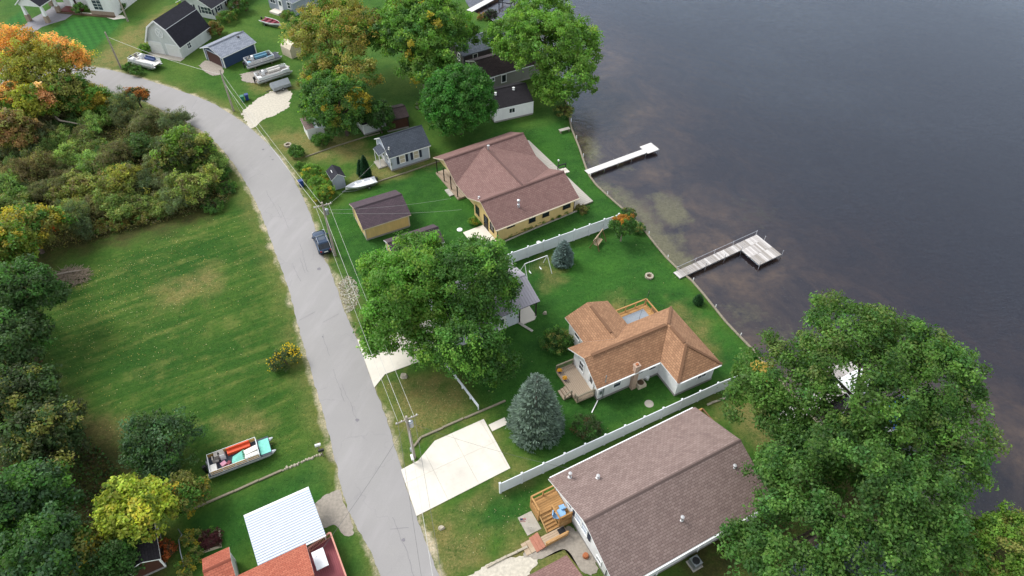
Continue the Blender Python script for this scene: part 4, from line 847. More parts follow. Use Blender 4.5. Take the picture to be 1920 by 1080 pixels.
# ---- columned house top left
mn = thing('house', 'large white house with columned portico cut off by the top left corner', 'house', (-91.18, 130.57, 0), R(-10))
m = MB(); m.b2(-1, 11.6, 7.0, 17, 0, 6.); m.b2(6.5, 11.62, 4.6, 7., 0, 5.98); m.build('wall', 'white_siding', mn)
r = MB(); r.slab([(-4.8, -.8, 3.5), (-4.8, 10, 3.5), (-2.1, 10, 5.6), (-2.1, -.8, 5.6)], .16); r.slab([(.6, -.8, 3.5), (.6, 10, 3.5), (-2.1, 10, 5.6), (-2.1, -.8, 5.6)], .16); r.build('portico_roof', ['roof_black', 'trim_white'], mn)
m = MB(); m.xz([(-4.4, 3.2), (-4.4, 3.55), (-2.1, 5.35), (.2, 3.55), (.2, 3.2)], -.35, -.2); m.b2(-4.4, .2, -.19, 9.5, 3.2, 3.34); m.build('gable_end', 'white_siding', mn)
for x, y in ((-4.1, 0), (0, 0), (-.7, 4.45), (2.7, 5.05), (-4.1, 7)):
    m = MB(); m.box(x, y, .65, .75, .75, 1.3, 0, 0, .9); c_ = m.build('column_base', 'stone_wall', mn); m = MB(); m.box(x, y, 2.3, .55, .55, 2., 0, 0, .62); m.build('column', 'trim_white', c_)
m = MB(); m.b2(-.9, 3.6, 4.6, 6.95, 0, .2); m.build('porch_floor', 'red_floor', mn); m = MB(); m.b2(-.9, 11.7, 3.9, 4.5, 0, .18); m.build('planting_bed', 'mulch', mn)
window(mn, ('y', '-', 4.6), 8.6, 2.4, 1.9, 2.4, 2, 4); window(mn, ('y', '-', 7.), 4.9, 3.4, .9, 1.1, 1, 2); door(mn, ('y', '-', 7.), 1.4, .2, 1.1, 2.3, 'brown_door')
m = MB(); m.b2(6.48, 11.6, 4.52, 4.58, 0, .9); m.build('stone_base', 'stone_wall', mn)

# ---- carport and red roofed house bottom left
p = at(457, 968, 2.6); cp = thing('carport', 'carport with white corrugated metal roof beside the road', 'carport', (p.x, p.y, 0), R(28))
r = MB(); r.slab([(0, 0, 2.6), (5.95, 0, 2.6), (5.95, -4.85, 2.2), (0, -4.85, 2.2)], .07); ro = r.build('roof', ['metal_white', 'trim_white'], cp)
for k in range(20): y = -.2 - k * .24; m = MB(); m.bar((.02, y, 2.62 - .0825 * -y), (5.93, y, 2.62 - .0825 * -y), .07, .05); m.build('rib', 'metal_white', ro)
for x in (.15, 2.1, 4., 5.8):
    for y in (-.15, -4.7): m = MB(); m.box(x, y, 1.1, .1, .1, 2.2); m.build('post', 'trim_white', cp)
m = MB(); m.b2(0, 5.95, -4.99, -4.87, 2.06, 2.18); m.b2(0, 5.95, .02, .1, 2.45, 2.6); m.build('fascia', 'trim_white', cp)
p = at(375, 1045, 3); rs = thing('shed', 'small shed with red shingle roof at the bottom left edge', 'shed', (p.x, p.y, 0), R(28))
gable(rs, .25, 2.1, -4.6, -.25, 2.6, 3.25, 'white_siding', 'roof_red', .25, .22, -1.5)
rh = thing('house', 'red shingled house roof beside the carport at the bottom edge', 'house', (p.x, p.y, 0), R(28))
gable(rh, 2.8, 7.9, -10.6, -3.5, 3.1, 5.0, 'white_siding', 'roof_red', .4, .42)
rd_ = thing('deck', 'dark red plank deck with pink rails beside the red roofed house', 'deck', (p.x, p.y, 0), R(28))
deck_boards(rd_, 8.05, 10.5, -9.5, -2.4, .9, 'red_deck', 'y', .17); railing(rd_, (10.45, -9.4, .9), (10.45, -2.5, .9), .9, 'pink_rail', .14); railing(rd_, (8.3, -2.9, .9), (10.4, -2.45, .9), .9, 'pink_rail', .14)
m = MB(); m.b2(8.1, 10.45, -9.4, -2.5, .1, .84); m.build('frame', 'red_deck', rd_)
q_ = at(600, 1048, 1.6); t = thing('table', 'white rectangular folding table on the dark red deck', 'table', (q_.x, q_.y, .9), R(28))
m = MB(); m.box(0, 0, .72, 1.05, 1.75, .05); m.build('table_top', 'boat_white', t)
for a, b in ((-1, -1), (1, -1), (-1, 1), (1, 1)): m = MB(); m.box(a * .42, b * .75, .35, .05, .05, .7); m.build('leg', 'galv', t)

# ---- small sheds
p = at(628, 357); s1 = thing('shed', 'tiny grey clapboard shed with black gable roof behind the aluminium boat', 'shed', (p.x, p.y, 0), R(-62 + 90))
m = MB(); m.xz([(0, 0), (1.7, 0), (1.7, 1.95), (.85, 2.55), (0, 1.95)], 0, 2.2); m.build('wall', 'grey_siding', s1)
r = MB(); r.slab([(-.2, -.18, 1.9), (-.2, 2.4, 1.9), (.85, 2.4, 2.68), (.85, -.18, 2.68)], .09); r.slab([(1.9, -.18, 1.9), (1.9, 2.4, 1.9), (.85, 2.4, 2.68), (.85, -.18, 2.68)], .09); ro = r.build('roof', ['roof_black', 'trim_white'], s1)
m = MB(); m.bar((.35, .9, 2.42), (.35, 1.5, 2.42), .08, .08); m.build('roof_vent', 'trim_white', ro)
p = at(580, 262); s2 = thing('shed', 'low white shed with grey brown roof near the white gravel pad', 'shed', (p.x, p.y, 0), R(28))
m = MB(); m.yz([(0, 0), (2.6, 0), (2.6, 2.2), (0, 1.8)], 0, 2.6); m.build('wall', 'white_siding', s2); r = MB(); r.slab([(-.2, -.1, 1.85), (-.2, 2.8, 2.35), (1.2, 2.8, 2.35), (1.2, -.1, 1.85)], .09); r.build('roof', ['roof_mauve', 'trim_white'], s2)
r = MB(); r.slab([(1.22, -.2, 1.83), (2.8, -.2, 1.5), (2.8, 2.8, 1.98), (1.22, 2.8, 2.33)], .09); r.build('roof', ['metal_white', 'trim_white'], s2)
p = at(684, 254); s3 = thing('shed', 'dark roofed shed with white gable end under the yellowing tree', 'shed', (p.x, p.y, 0), R(30))
gable(s3, 0, 3.6, 0, 3., 2.0, 2.9, 'white_siding_dull', 'roof_charcoal', .2, .2)
p = at(728, 248); s4 = thing('shed', 'brown board shed with dark roof below the tall maple trunk', 'shed', (p.x, p.y, 0), R(24))
gable(s4, 0, 3.4, 0, 3.6, 2.1, 2.9, 'brown_siding', 'roof_brown', .25, .25, fascia='trim_dark')
p = at(1440, 1078, 3); s5 = thing('house', 'blue grey shingled roof glimpsed under the oak at the bottom edge', 'house', (p.x, p.y, 0), R(28))
gable(s5, -1, 9, -6.5, -.4, 2.9, 4.4, 'white_siding', 'roof_grey', .4, .4)
p = at(285, 1075); s6 = thing('shed', 'small dark roofed shed beneath the yellow green tree', 'shed', (p.x, p.y, 0), R(118))
gable(s6, 0, 3.6, -1.2, 1.2, 2., 2.8, 'brown_siding', 'roof_charcoal', .2, .2)
# ================================================================ FENCES, DOCKS, POLES
def vinyl_fence(label, pts, h=1.75, step=2.44):
    P = [Vector((*p_, 0)) for p_ in pts]; t = thing('vinyl_fence', label, 'fence', P[0]); o = P[0]
    pm = MB(); pm.box(0, 0, h / 2 + .08, .17, .17, h + .16); pm.box(0, 0, h + .2, .23, .23, .08, 0, 0, .6); pmesh = pm.mesh('post', 'vinyl')
    for a, b in zip(P[:-1], P[1:]):
        L = (b - a).length; n = max(1, round(L / step)); an = math.atan2(b.y - a.y, b.x - a.x); s = L / n
        m = MB(); m.box(0, 0, h / 2 + .03, s - .15, .045, h - .22); m.box(0, 0, h - .02, s - .15, .075, .14); m.box(0, 0, .12, s - .15, .075, .16)
        for k in range(12): m.box(-s / 2 + .16 + (s - .32) * k / 11, 0, h / 2 + .03, .02, .06, h - .34)
        me = m.mesh('panel', 'vinyl')
        for i in range(n):
            c = a.lerp(b, (i + .5) / n) - o; link('panel', me, t, c, an); link('post', pmesh, t, a.lerp(b, i / n) - o, an)
    link('post', pmesh, t, P[-1] - o, an); return t
vinyl_fence('long white vinyl fence between the spruce lot and the mauve roofed house', W2([(938, 924), (1340, 737), (1378, 722)]))
vinyl_fence('white vinyl fence between the cream house and the orange roofed lot', W2([(930, 504), (1158, 421)]))
# low rail fence under the maple
t = thing('rail_fence', 'low white rail fence running from under the maple to the timber edging', 'fence', at(897, 768))
a, b = at(897, 768) - at(897, 768), at(798, 638) - at(897, 768); n = 7
for i in range(n + 1): c = a.lerp(b, i / n); m = MB(); m.box(c.x, c.y, .42, .12, .12, .84); m.build('post', 'vinyl', t)
for i in range(n): c, d = a.lerp(b, i / n), a.lerp(b, (i + 1) / n); m = MB(); m.bar((c.x, c.y, .78), (d.x, d.y, .78), .14, .1); m.bar((c.x, c.y, .42), (d.x, d.y, .42), .05, .12); m.build('rail', 'vinyl', t)
def edging(label, px, mt='timber', L=2.4, wd=.2, h=.16):
    P = [at(*p_) for p_ in px]; t = thing('timber_edging', label, 'edging', P[0]); r = random.Random(int(px[0][0]))
    for a, b in zip(P[:-1], P[1:]):
        n = max(1, round((b - a).length / L))
        for i in range(n):
            c, d = a.lerp(b, (i + .01) / n) - P[0], a.lerp(b, (i + .99) / n) - P[0]; j = r.uniform(-.05, .05); m = MB(); m.bar((c.x + j, c.y, h / 2 - .01), (d.x + j, d.y + r.uniform(-.04, .04), h / 2 - .01), wd, h); m.build('timber', mt, t)
edging('grey timber edging from the utility pole to the front lawn of the orange roofed house', [(776, 838), (790, 820), (870, 785), (948, 752)])
edging('thin grey timber edging below the parked orange pontoon boat', [(357, 957), (440, 922), (530, 882)], 'timber', 3)
edging('grey board border between the two small lawns beside the pale cottage', [(572, 295), (620, 278), (690, 256), (712, 250)], 'timber', 3, .12)
edging('weathered board line between the pale cottage and the yellow shed lawn', [(706, 342), (760, 325), (838, 298)], 'timber', 3, .15)
edging('pale stone kerb below the cedar deck at the gravel', [(912, 1064), (950, 1044), (990, 1026)], 'stone', 1.2)
edging('concrete border along the cream house flower bed', [(935, 458), (1000, 430), (1082, 396)], 'concrete_grey', 2.4, .15)
edging('white stone border behind the mauve roofed house', [(1325, 760), (1345, 752), (1362, 746)], 'stone', .6)
r_ = random.Random(3); A, B = at(530, 882), at(604, 850); me_st = []
for k in range(4):
    m = MB(); n = 7; base = [(math.cos(6.28 * i / n) * r_.uniform(.7, 1.2), math.sin(6.28 * i / n) * r_.uniform(.5, .9)) for i in range(n)]
    m.add([(x, y, 0) for x, y in base] + [(x * .7, y * .7, r_.uniform(.6, .9)) for x, y in base], [tuple(range(n - 1, -1, -1)), tuple(range(n, 2 * n))] + [(i, (i + 1) % n, n + (i + 1) % n, n + i) for i in range(n)]); me_st.append(m.mesh('stone', 'stone'))
t = thing('stone_border', 'row of small pale stones ending at the roadside mailboxes', 'stones', A)
for i in range(20):
    c = A.lerp(B, (i + .5) / 20) - A; o = link('stone', me_st[i % 4], t, (c.x + r_.uniform(-.08, .08), c.y + r_.uniform(-.08, .08), 0), r_.uniform(0, 6)); s = r_.uniform(.14, .22); o.scale = (s, s, s)
def fire_ring(name, label, px, rad, n=14):
    q_ = at(*px); t = thing(name, label, 'fire pit', (q_.x, q_.y, 0))
    bm_ = MB(); bm_.box(0, 0, .13, 2 * math.pi * rad / n * .92, .24, .26); me = bm_.mesh('stone', 'stone')
    for k in range(n): a = 2 * math.pi * k / n; link('stone', me, t, (rad * math.cos(a), rad * math.sin(a), r_.uniform(-.03, .03)), a + math.pi / 2)
    m = MB(); m.lathe([(rad - .1, .0), (rad - .1, .06), (.01, .07)], 16); m.build('ash', 'mulch', t)
fire_ring('fire_pit', 'round stone fire pit on the lakeside lawn near the wooden pier', (1217, 519), .42); fire_ring('fire_pit', 'round stone fire ring on the grass beside the bend of the road', (540, 273), .45)

# ---- docks
gm = [('dock_grey%d' % k) for k in range(4)]
for k, c in enumerate(('b3aeab', 'a39e9a', 'c4c0bd', '98928c')): mat(gm[k], lin(c), .85, .2, 3, .2)
o = at(1264, 515); d2 = thing('pier', 'grey plank pier with square end platform and thin rail', 'pier', (o.x, o.y, 0), R(30.2)); r_ = random.Random(5)
def planks(par, x0, x1, y0, y1, n, z=.22):
    wd = (x1 - x0) / n; ms_ = {}
    for i in range(n):
        k = r_.randrange(4)
        if k not in ms_: m = MB(); m.b2(-wd / 2 + .012, wd / 2 - .012, y0, y1, -.05, 0); ms_[k] = m.mesh('plank', gm[k])
        link('plank', ms_[k], par, (x0 + wd * (i + .5), 0, z + r_.uniform(-.008, .008)))
planks(d2, 0, 14.2, -1.0, .2, 46); planks(d2, 10.3, 14.2, -2.6, -1.02, 13); planks(d2, 10.3, 14.2, -4.25, -2.62, 13)
m = MB()
for y in (.16, -.96): m.b2(0, 14.2, y - .05, y + .05, 0, .16)
for y in (-2.6, -4.2): m.b2(10.3, 14.2, y - .05, y + .05, 0, .16)
for x in (10.35, 14.15): m.b2(x - .05, x + .05, -4.15, -1.02, .0, .158)
m.build('frame', 'galv', d2)
tops = []
for x, y in [(.6, .26), (3.6, .26), (6.8, .26), (10.0, .26), (14.1, .26), (1.2, -1.06), (4.2, -1.06), (7.4, -1.06), (10.24, -1.1), (10.3, -4.3), (14.25, -4.3), (14.28, -1.1)]:
    m = MB(); m.lathe([(.035, -3), (.035, .85), (.05, .86), (.05, .92)], 8, (x, y, 0)); m.build('post', 'aluminium', d2)
    if y > .2: tops.append((x, y, .85))
m = MB()
for a, b in zip(tops[:-1], tops[1:]): m.tube([a, b], .02, 5)
m.build('rail', 'aluminium', d2)
o = at(1099, 320); d1 = thing('pier', 'narrow white pier with small L shaped end off the cream house lawn', 'pier', (o.x, o.y, 0), R(30))
nse = 6
for i in range(nse): m = MB(); m.b2(-.3 + 10.7 * i / nse + .01, -.3 + 10.7 * (i + 1) / nse - .01, -1.05, 0, .1, .18); m.build('dock_panel', 'dock_white', d1)
m = MB(); m.b2(10.42, 12.6, -1.3, .75, .1, .18); m.build('dock_panel', 'dock_white', d1)
m = MB(); m.b2(0, 12.5, -1.0, -.9, -.05, .095); m.b2(0, 12.5, -.15, -.05, -.05, .095); m.build('frame', 'galv', d1)
for x in (2.5, 5, 7.5, 10.2, 12.4):
    for y in (-1.12, .06): m = MB(); m.lathe([(.03, -3), (.03, .35)], 6, (x, y if x < 12 else y * 1.2, 0)); m.build('post', 'aluminium', d1)
o = at(880, 22); d3 = thing('pier', 'white pier crossing the top edge of the picture behind the trees', 'pier', (o.x, o.y, 0), math.atan2(at(935, -8).y - o.y, at(935, -8).x - o.x))
for i in range(5): m = MB(); m.b2(i * 2.4 + .01, i * 2.4 + 2.39, -.7, .7, .1, .2); m.build('dock_panel', 'dock_white', d3)
for x in (1, 5, 9): m = MB(); m.box(x, -.6, -.8, .08, .08, 1.8); m.box(x, .6, -.8, .08, .08, 1.8); m.build('post', 'galv', d3)
m = MB(); m.b2(0, 12, -.68, -.6, -.1, .095); m.b2(0, 12, .6, .68, -.1, .095); m.build('frame', 'dark_metal', d3)
def boat_lift(label, px, rz, mt):
    q_ = at(*px); t = thing('boat_lift', label, 'boat lift', (q_.x, q_.y, 0), rz)
    for a, b in ((-1.3, -1), (1.3, -1), (1.3, 1), (-1.3, 1)): m = MB(); m.box(a, b, .0, .14, .14, 2.2); m.build('post', mt, t)
    m = MB(); m.b2(-1.3, 1.3, -1.08, -.92, .4, .55); m.b2(-1.3, 1.3, .92, 1.08, .4, .55); m.b2(-1.38, -1.22, -.9, .9, .38, .53); m.b2(1.22, 1.38, -.9, .9, .38, .53); m.build('frame', mt, t)
boat_lift('black boat lift frame in the water at the top edge', (950, 6), R(-20), 'black_plastic'); boat_lift('white boat lift frame in the water beside the tall lakeside tree', (1095, 84), R(-30), 'boat_white')
o = at(1462, 792); d4 = thing('pier', 'pale pier glimpsed through gaps in the lakeside oak', 'pier', (o.x, o.y, 0), R(29))
planks(d4, 0, 12.5, -.8, .8, 30, .25); planks(d4, 9., 12.5, .82, 2.6, 9, .25)
m = MB(); m.b2(0, 12.4, -.7, -.6, 0, .19); m.b2(0, 12.4, .6, .7, 0, .19); m.build('frame', 'galv', d4)

# ---- utility poles and wires
TOPS = {}
def upole(key, label, base, top, h, arm=None, lean=True):
    b = at(*base); t = thing('utility_pole', label, 'utility pole', (b.x, b.y, 0)); yb = b.y
    # height read along the pole
    tp = Vector((0, 0, h)); m = MB(); m.tube([(0, 0, -.3), (0, 0, h * .5), (0, 0, h)], [.17, .145, .115], 10); m.build('pole', 'pole_wood', t)
    if arm is not None:
        d = Vector((math.cos(arm), math.sin(arm), 0)); m = MB(); m.bar(-d * 1.1 + Vector((0, 0, h - .5)), d * 1.1 + Vector((0, 0, h - .5)), .1, .12); o = m.build('crossarm', 'pole_wood', t)
        for s in (-1, -.5, .5, 1): m = MB(); q_ = d * s; m.lathe([(.05, 0), (.06, .06), (.03, .16), (.01, .18)], 8, (q_.x, q_.y, h - .44)); m.build('insulator', 'trim_white', o)
    TOPS[key] = Vector((b.x, b.y, h)); return t
upole('A', 'bare leaning utility pole by the road in the dry grass above the bend', (228, 130), (200, 62), 6.9)
upole('B', 'utility pole with guy wires beside the green and blue bins', (438, 208), (412, 130), 7.4)
pc = upole('C', 'utility pole with transformer beside the parked car', (629, 479), (589, 379), 8.8, R(25))
pD = upole('D', 'utility pole with crossarm at the big concrete slab', (777, 858), (760, 782), 7.4, R(28))
upole('E', 'utility pole at the columned house lawn near the top edge', (240, 40), (228, 5), 7.)
for par, z in ((pc, 6.9), (pD, 5.7)): m = MB(); m.lathe([(.2, 0), (.24, .05), (.24, .75), (.18, .82), (.05, .86)], 12, (.32, .05, z)); m.build('transformer', 'galv', par)
m = MB(); m.b2(-.25, -.1, -.12, .12, 1.3, 1.8); m.build('meter_box', 'galv', pD)
TOPS['F'] = Vector((*(at(872, 1086)[:2]), 7.6)) + Vector((.5, -13, 0)); TOPS['Z'] = Vector((-100, 133, 7))
def wire(label, a, b, sag=.5, r=.02, mt='wire_light', n=14):
    a, b = Vector(a), Vector(b); pts = [a.lerp(b, i / n) - Vector((0, 0, sag * 4 * (i / n) * (1 - i / n))) - a for i in range(n + 1)]
    m = MB(); m.tube(pts, r * .78, 4); tag(m.build('power_line', mt, None, a), label, 'wire', 'overhead wires along the road')
T_ = TOPS; up = Vector
wire('pale overhead wire crossing the bend of the road between two poles', T_['B'] - up((0, 0, .9)), T_['A'] - up((0, 0, .8)), .5, .028)
wire('thin overhead wire along the road below the bend', T_['B'] - up((0, 0, .3)), T_['C'] - up((0, 0, .5)), .5, .022)
wire('pale lower cable along the road below the bend', T_['B'] - up((0, 0, 2.3)), T_['C'] - up((0, 0, 2.2)), .6, .03)
for k, (dx, dz) in enumerate(((-.8, .35), (.7, .35), (0, 2.2))): wire(('outer', 'inner', 'lower')[k] + ' wire running beside the road past the big maple', T_['C'] + up((dx, .3 * dx, -dz)), T_['D'] + up((dx, .3 * dx, -dz)), .6, .026 if k == 2 else .018, 'wire_light')
for k, (dx, dz) in enumerate(((-.8, .35), (.7, .35), (0, 2.2))): wire(('outer', 'inner', 'lower')[k] + ' wire crossing the concrete slab to the bottom edge', T_['D'] + up((dx, .3 * dx, -dz)), T_['F'] + up((dx, .3 * dx, -dz)), .6, .026 if k == 2 else .018, 'wire_light' if k == 2 else 'wire_dark')
wire('guy wire slanting from the bin side pole to the grass', T_['B'] - up((0, 0, 1.2)), at(452, 212), 0, .025)
e = at(1071, 879, 4.2); wire('service wire from the slab pole to the mauve roof', T_['D'] - up((0, 0, .9)), e, .6, .016, 'wire_dark')
e = at(846, 372, 3); wire('upper dashed service wire from the car side pole to the cream house porch', T_['C'] - up((0, 0, 1.2)), e, .4, .016)
e = at(866, 393, 3); wire('lower service wire from the car side pole to the cream house', T_['C'] - up((0, 0, 1.6)), e, .4, .016)
e = at(728, 278, 4.1); wire('service wire from the car side pole to the pale cottage', T_['C'] - up((0, 0, 1.)), e, .3, .014)
wire('dark service wire crossing the road to the carport lot', T_['D'] - up((0, 0, 1.)), at(592, 1045, 4.5), .5, .016, 'wire_dark')

# ================================================================ VEHICLES AND BOATS
def wheel(par, x, y, z, r=.34, wd=.24):
    m = MB(); m.tube([(x, y - wd / 2, z), (x, y - wd * .4, z), (x, y + wd * .4, z), (x, y + wd / 2, z)], [r * .88, r, r, r * .88], 16); o = m.build('wheel', 'black_rubber', par, smooth=False)
    m = MB(); m.tube([(x, y - wd / 2 - .01, z), (x, y + wd / 2 + .01, z)], r * .6, 12); m.build('rim', 'galv', o)
q_ = at(605, 457, .3); car = thing('parked_car', 'dark blue hatchback parked on the road edge beside the pole', 'car', (q_.x, q_.y, .07), R(115))
# body as a loft of cross sections along x (front +x)
secs = [(2.2, .55, .42, .62, .70), (2.1, .78, .32, .74, .80), (1.7, .87, .26, .86, .90), (.95, .9, .24, .95, 1.0), (-.9, .9, .24, .98, 1.03), (-1.7, .89, .28, .98, 1.05), (-2.1, .82, .34, .95, 1.02), (-2.22, .72, .42, .86, .92)]
m = MB(); ring = []
for x, hw, z0, zs, zt in secs: ring.append([(x, -hw * .9, z0), (x, -hw, z0 + .15), (x, -hw, zs - .05), (x, -hw * .9, zs), (x, -hw * .5, zt), (x, hw * .5, zt), (x, hw * .9, zs), (x, hw, zs - .05), (x, hw, z0 + .15), (x, hw * .9, z0)])
n = 10; V = [p_ for r0 in ring for p_ in r0]; F = [tuple(range(n)), tuple(range(len(V) - 1, len(V) - n - 1, -1))]
for i in range(len(ring) - 1):
    for k in range(n): F.append((i * n + k, (i + 1) * n + k, (i + 1) * n + (k + 1) % n, i * n + (k + 1) % n))
m.add(V, F); m.build('body', 'car_paint', car, smooth=True)
cab = [(.95, .78, 1.0), (.15, .68, 1.46), (-1.35, .66, 1.47), (-2.0, .72, 1.02)]
m = MB(); V = []
for x, hw, z in cab: V += [(x, -hw, z), (x, hw, z)]
m.add([(.15, -.69, 1.44), (.15, .69, 1.44), (-1.4, .67, 1.45), (-1.4, -.67, 1.45), (.0, -.55, 1.52), (.0, .55, 1.52), (-1.25, .53, 1.53), (-1.25, -.53, 1.53)], [(4, 5, 6, 7), (0, 1, 5, 4), (1, 2, 6, 5), (2, 3, 7, 6), (3, 0, 4, 7)]); ro = m.build('roof', 'car_paint', car)
m = MB(); m.b2(-.75, -.1, -.42, .42, 1.525, 1.54); m.build('sunroof', 'car_glass', ro)
for s in (-.6, .6): m = MB(); m.b2(-1.25, .0, s - .02, s + .02, 1.52, 1.57); m.build('roof_rail', 'galv', ro)
m = MB(); m.add([(.98, -.76, .99), (.98, .76, .99), (.16, .66, 1.45), (.16, -.66, 1.45)], [(0, 1, 2, 3)]); m.build('windscreen', 'car_glass', car)
m = MB(); m.add([(-2.02, -.7, 1.01), (-1.4, -.65, 1.45), (-1.4, .65, 1.45), (-2.02, .7, 1.01)], [(0, 1, 2, 3)]); m.build('rear_window', 'glass_dark', car)
for s in (-1, 1):
    m = MB(); f = [(.95, s * .82, .98), (.15, s * .69, 1.44), (-1.38, s * .67, 1.45), (-1.98, s * .78, 1.0)]; m.add(f, [(0, 1, 2, 3) if s < 0 else (3, 2, 1, 0)]); m.build('side_window', 'glass_dark', car)
    m = MB(); m.box(-.35, s * .76, 1.22, .08, .05, .46); m.build('pillar', 'car_paint', car)
    m = MB(); m.box(.75, s * 1.0, 1.02, .16, .2, .14); m.build('wing_mirror', 'car_paint', car)
    m = MB(); m.box(2.08, s * .6, .68, .16, .32, .12); m.build('headlight', 'headlight', car); m = MB(); m.box(-2.17, s * .62, .82, .1, .24, .22); m.build('tail_light', 'tail', car)
    wheel(car, 1.38, s * .8, .33); wheel(car, -1.35, s * .8, .33)
m = MB(); m.box(-2.24, 0, .72, .03, .5, .12); m.build('number_plate', 'trim_white', car); m = MB(); m.box(-2.22, 0, .45, .1, 1.4, .14); m.build('bumper', 'black_plastic', car)

def pontoon_boat(label, px, rz, L=6., wd=2.4, zb=.25, panel='aluminium', trimm='tan_panel', floor='carpet_dark', seat='vinyl_seat', seat2=None, motor=True, group='pontoon boats parked on the grass', style=0):
    q_ = at(*px); t = thing('pontoon_boat', label, 'pontoon boat', (q_.x, q_.y, 0), rz, group)
    zt = zb + .3
    for s in (-1, 1):
        m = MB(); y = s * wd * .36; m.tube([(-L / 2, y, zt), (-L / 2 + .05, y, zt), (L / 2 - .5, y, zt), (L / 2 - .1, y, zt + .08), (L / 2 + .25, y, zt + .2)], [.2, .29, .29, .2, .05], 14); m.build('pontoon', 'aluminium', t, smooth=False)
    zd = zt + .34; m = MB(); m.b2(-L / 2 + .1, L / 2 - .15, -wd / 2, wd / 2, zd - .08, zd); dk_ = m.build('deck', floor, t)
    for x in np.arange(-L / 2 + .5, L / 2 - .5, .9): m = MB(); m.b2(x - .04, x + .04, -wd * .42, wd * .42, zd - .19, zd - .09); m.build('crossmember', 'galv', t)
    x0, x1 = -L / 2 + .35, L / 2 - (1.3 if style == 0 else .3); y1 = wd / 2 - .06; h = .62
    for s in (-1, 1):
        m = MB(); m.b2(x0, x1, s * y1 - .015, s * y1 + .015, zd + .08, zd + h - .12); m.build('side_panel', trimm, t)
        m = MB()
        for z in (zd + .05, zd + h * .5, zd + h): m.tube([(x0, s * (y1 + .03), z), (x1, s * (y1 + .03), z)], .028, 6)
        for x in np.linspace(x0, x1, 5): m.box(x, s * (y1 + .03), zd + h / 2, .05, .05, h)
        m.build('rail', 'boat_white', t)
    m = MB()
    for x in (x0, x1):
        for z in (zd + .3, zd + h): m.tube([(x, -y1, z), (x, y1, z)], .028, 6)
    m.build('rail', 'boat_white', t)
    s2 = seat2 or seat
    m = MB(); m.box((x0 + x1) / 2 + .6, y1 - .32, zd + .2, 2.2, .5, .38); m.box((x0 + x1) / 2 + .6, y1 - .1, zd + .5, 2.2, .12, .3); m.build('bench_seat', s2, t)
    m = MB(); m.box(x1 - .7, -y1 + .32, zd + .2, 1.2, .5, .38); m.box(x1 - .7, -y1 + .1, zd + .5, 1.2, .12, .3); m.build('bench_seat', seat, t)
    m = MB(); m.box(x0 + .35, -.55, zd + .2, .6, .9, .38); m.build('stern_seat', seat, t)
    m = MB(); m.box(x0 + 1.35, y1 - .45, zd + .38, .5, .7, .76, 0, 0, .8); co = m.build('console', 'boat_white', t); m = MB(); m.tube([(x0 + 1.05, y1 - .45, zd + .75), (x0 + 1.0, y1 - .45, zd + .8)], .17, 12); m.build('steering_wheel', 'black_plastic', co)
    m = MB(); m.box(x0 + .7, .25, zd + .35, .5, .5, .14); m.box(x0 + .48, .25, zd + .62, .1, .5, .5); m.build('helm_seat', 'grey_seat', t)
    if motor: m = MB(); m.box(-L / 2 - .12, 0, zd + .25, .4, .32, .42, 0, 0, .8); mo_ = m.build('outboard', 'black_plastic', t); m = MB(); m.box(-L / 2 - .18, 0, zd - .3, .2, .1, .9); m.build('lower_unit', 'dark_metal', mo_)
    if zb > .05:
        m = MB()
        for x in (-L * .28, L * .2): m.b2(x - .08, x + .08, -wd * .4, wd * .4, 0, zt - .27)
        m.build('blocking', 'timber', t)
    return t, zd, x0, x1, y1
pb, zd, x0, x1, y1 = pontoon_boat('old aluminium pontoon boat with orange bench and teal bow carpet on the left field', (453, 862), R(25.5), 6.3, 2.15, .12, trimm='tan_panel', floor='carpet_dark', seat='vinyl_seat', seat2='orange_seat')
m = MB(); m.b2(x1 + .1, 2.95, -.85, .85, zd + .005, zd + .03); m.build('bow_carpet', 'teal', pb)
m = MB(); m.add([(-.9, -.75, zd + .02), (.3, -.75, zd + .02), (.35, .3, zd + .25), (-.6, .1, zd + .12)], [(0, 1, 2, 3)]); m.build('tarp', 'teal', pb)
for k in range(4): m = MB(); m.b2(.35, .6, -.75 + k * .28, -.55 + k * .28, zd + .3, zd + .34); m.build('crate_slot', 'green_bin', pb)
m = MB(); m.box(1.2, -.1, zd + .25, 1.3, .55, .4, R(8)); m.box(1.1, -.62, zd + .15, 1.5, .3, .25); m.build('seat_cushion', 'vinyl_seat', pb)
m = MB(); m.box(-1.5, -.45, zd + .22, .5, .45, .4, .4); m.build('bag', 'pink', pb); m = MB(); m.box(-1.0, -.62, zd + .25, .4, .3, .45, .8); m.build('bag', 'maroon', pb); m = MB(); m.box(-1.7, .62, zd + .4, .9, .55, .8); m.build('seat_back', 'grey_seat', pb)
pontoon_boat('white pontoon boat with blue seats and a trailer near the barn', (275, 124), R(-24), 6.0, 2.3, .3, panel='boat_white', trimm='boat_white', floor='vinyl_seat', seat='boat_white', seat2='navy_seat', style=1)
pontoon_boat('pontoon boat with aqua interior beside the navy blue garage', (494, 120), R(36), 6.4, 2.3, .35, trimm='aluminium', floor='carpet_dark', seat='aqua_seat', seat2='aqua_seat', style=0)
pontoon_boat('white pontoon boat with cluttered deck next to the gravel pad', (513, 147), R(36), 6.2, 2.3, .25, trimm='boat_white', floor='grey_seat', seat='boat_white', seat2='vinyl_seat', style=1)

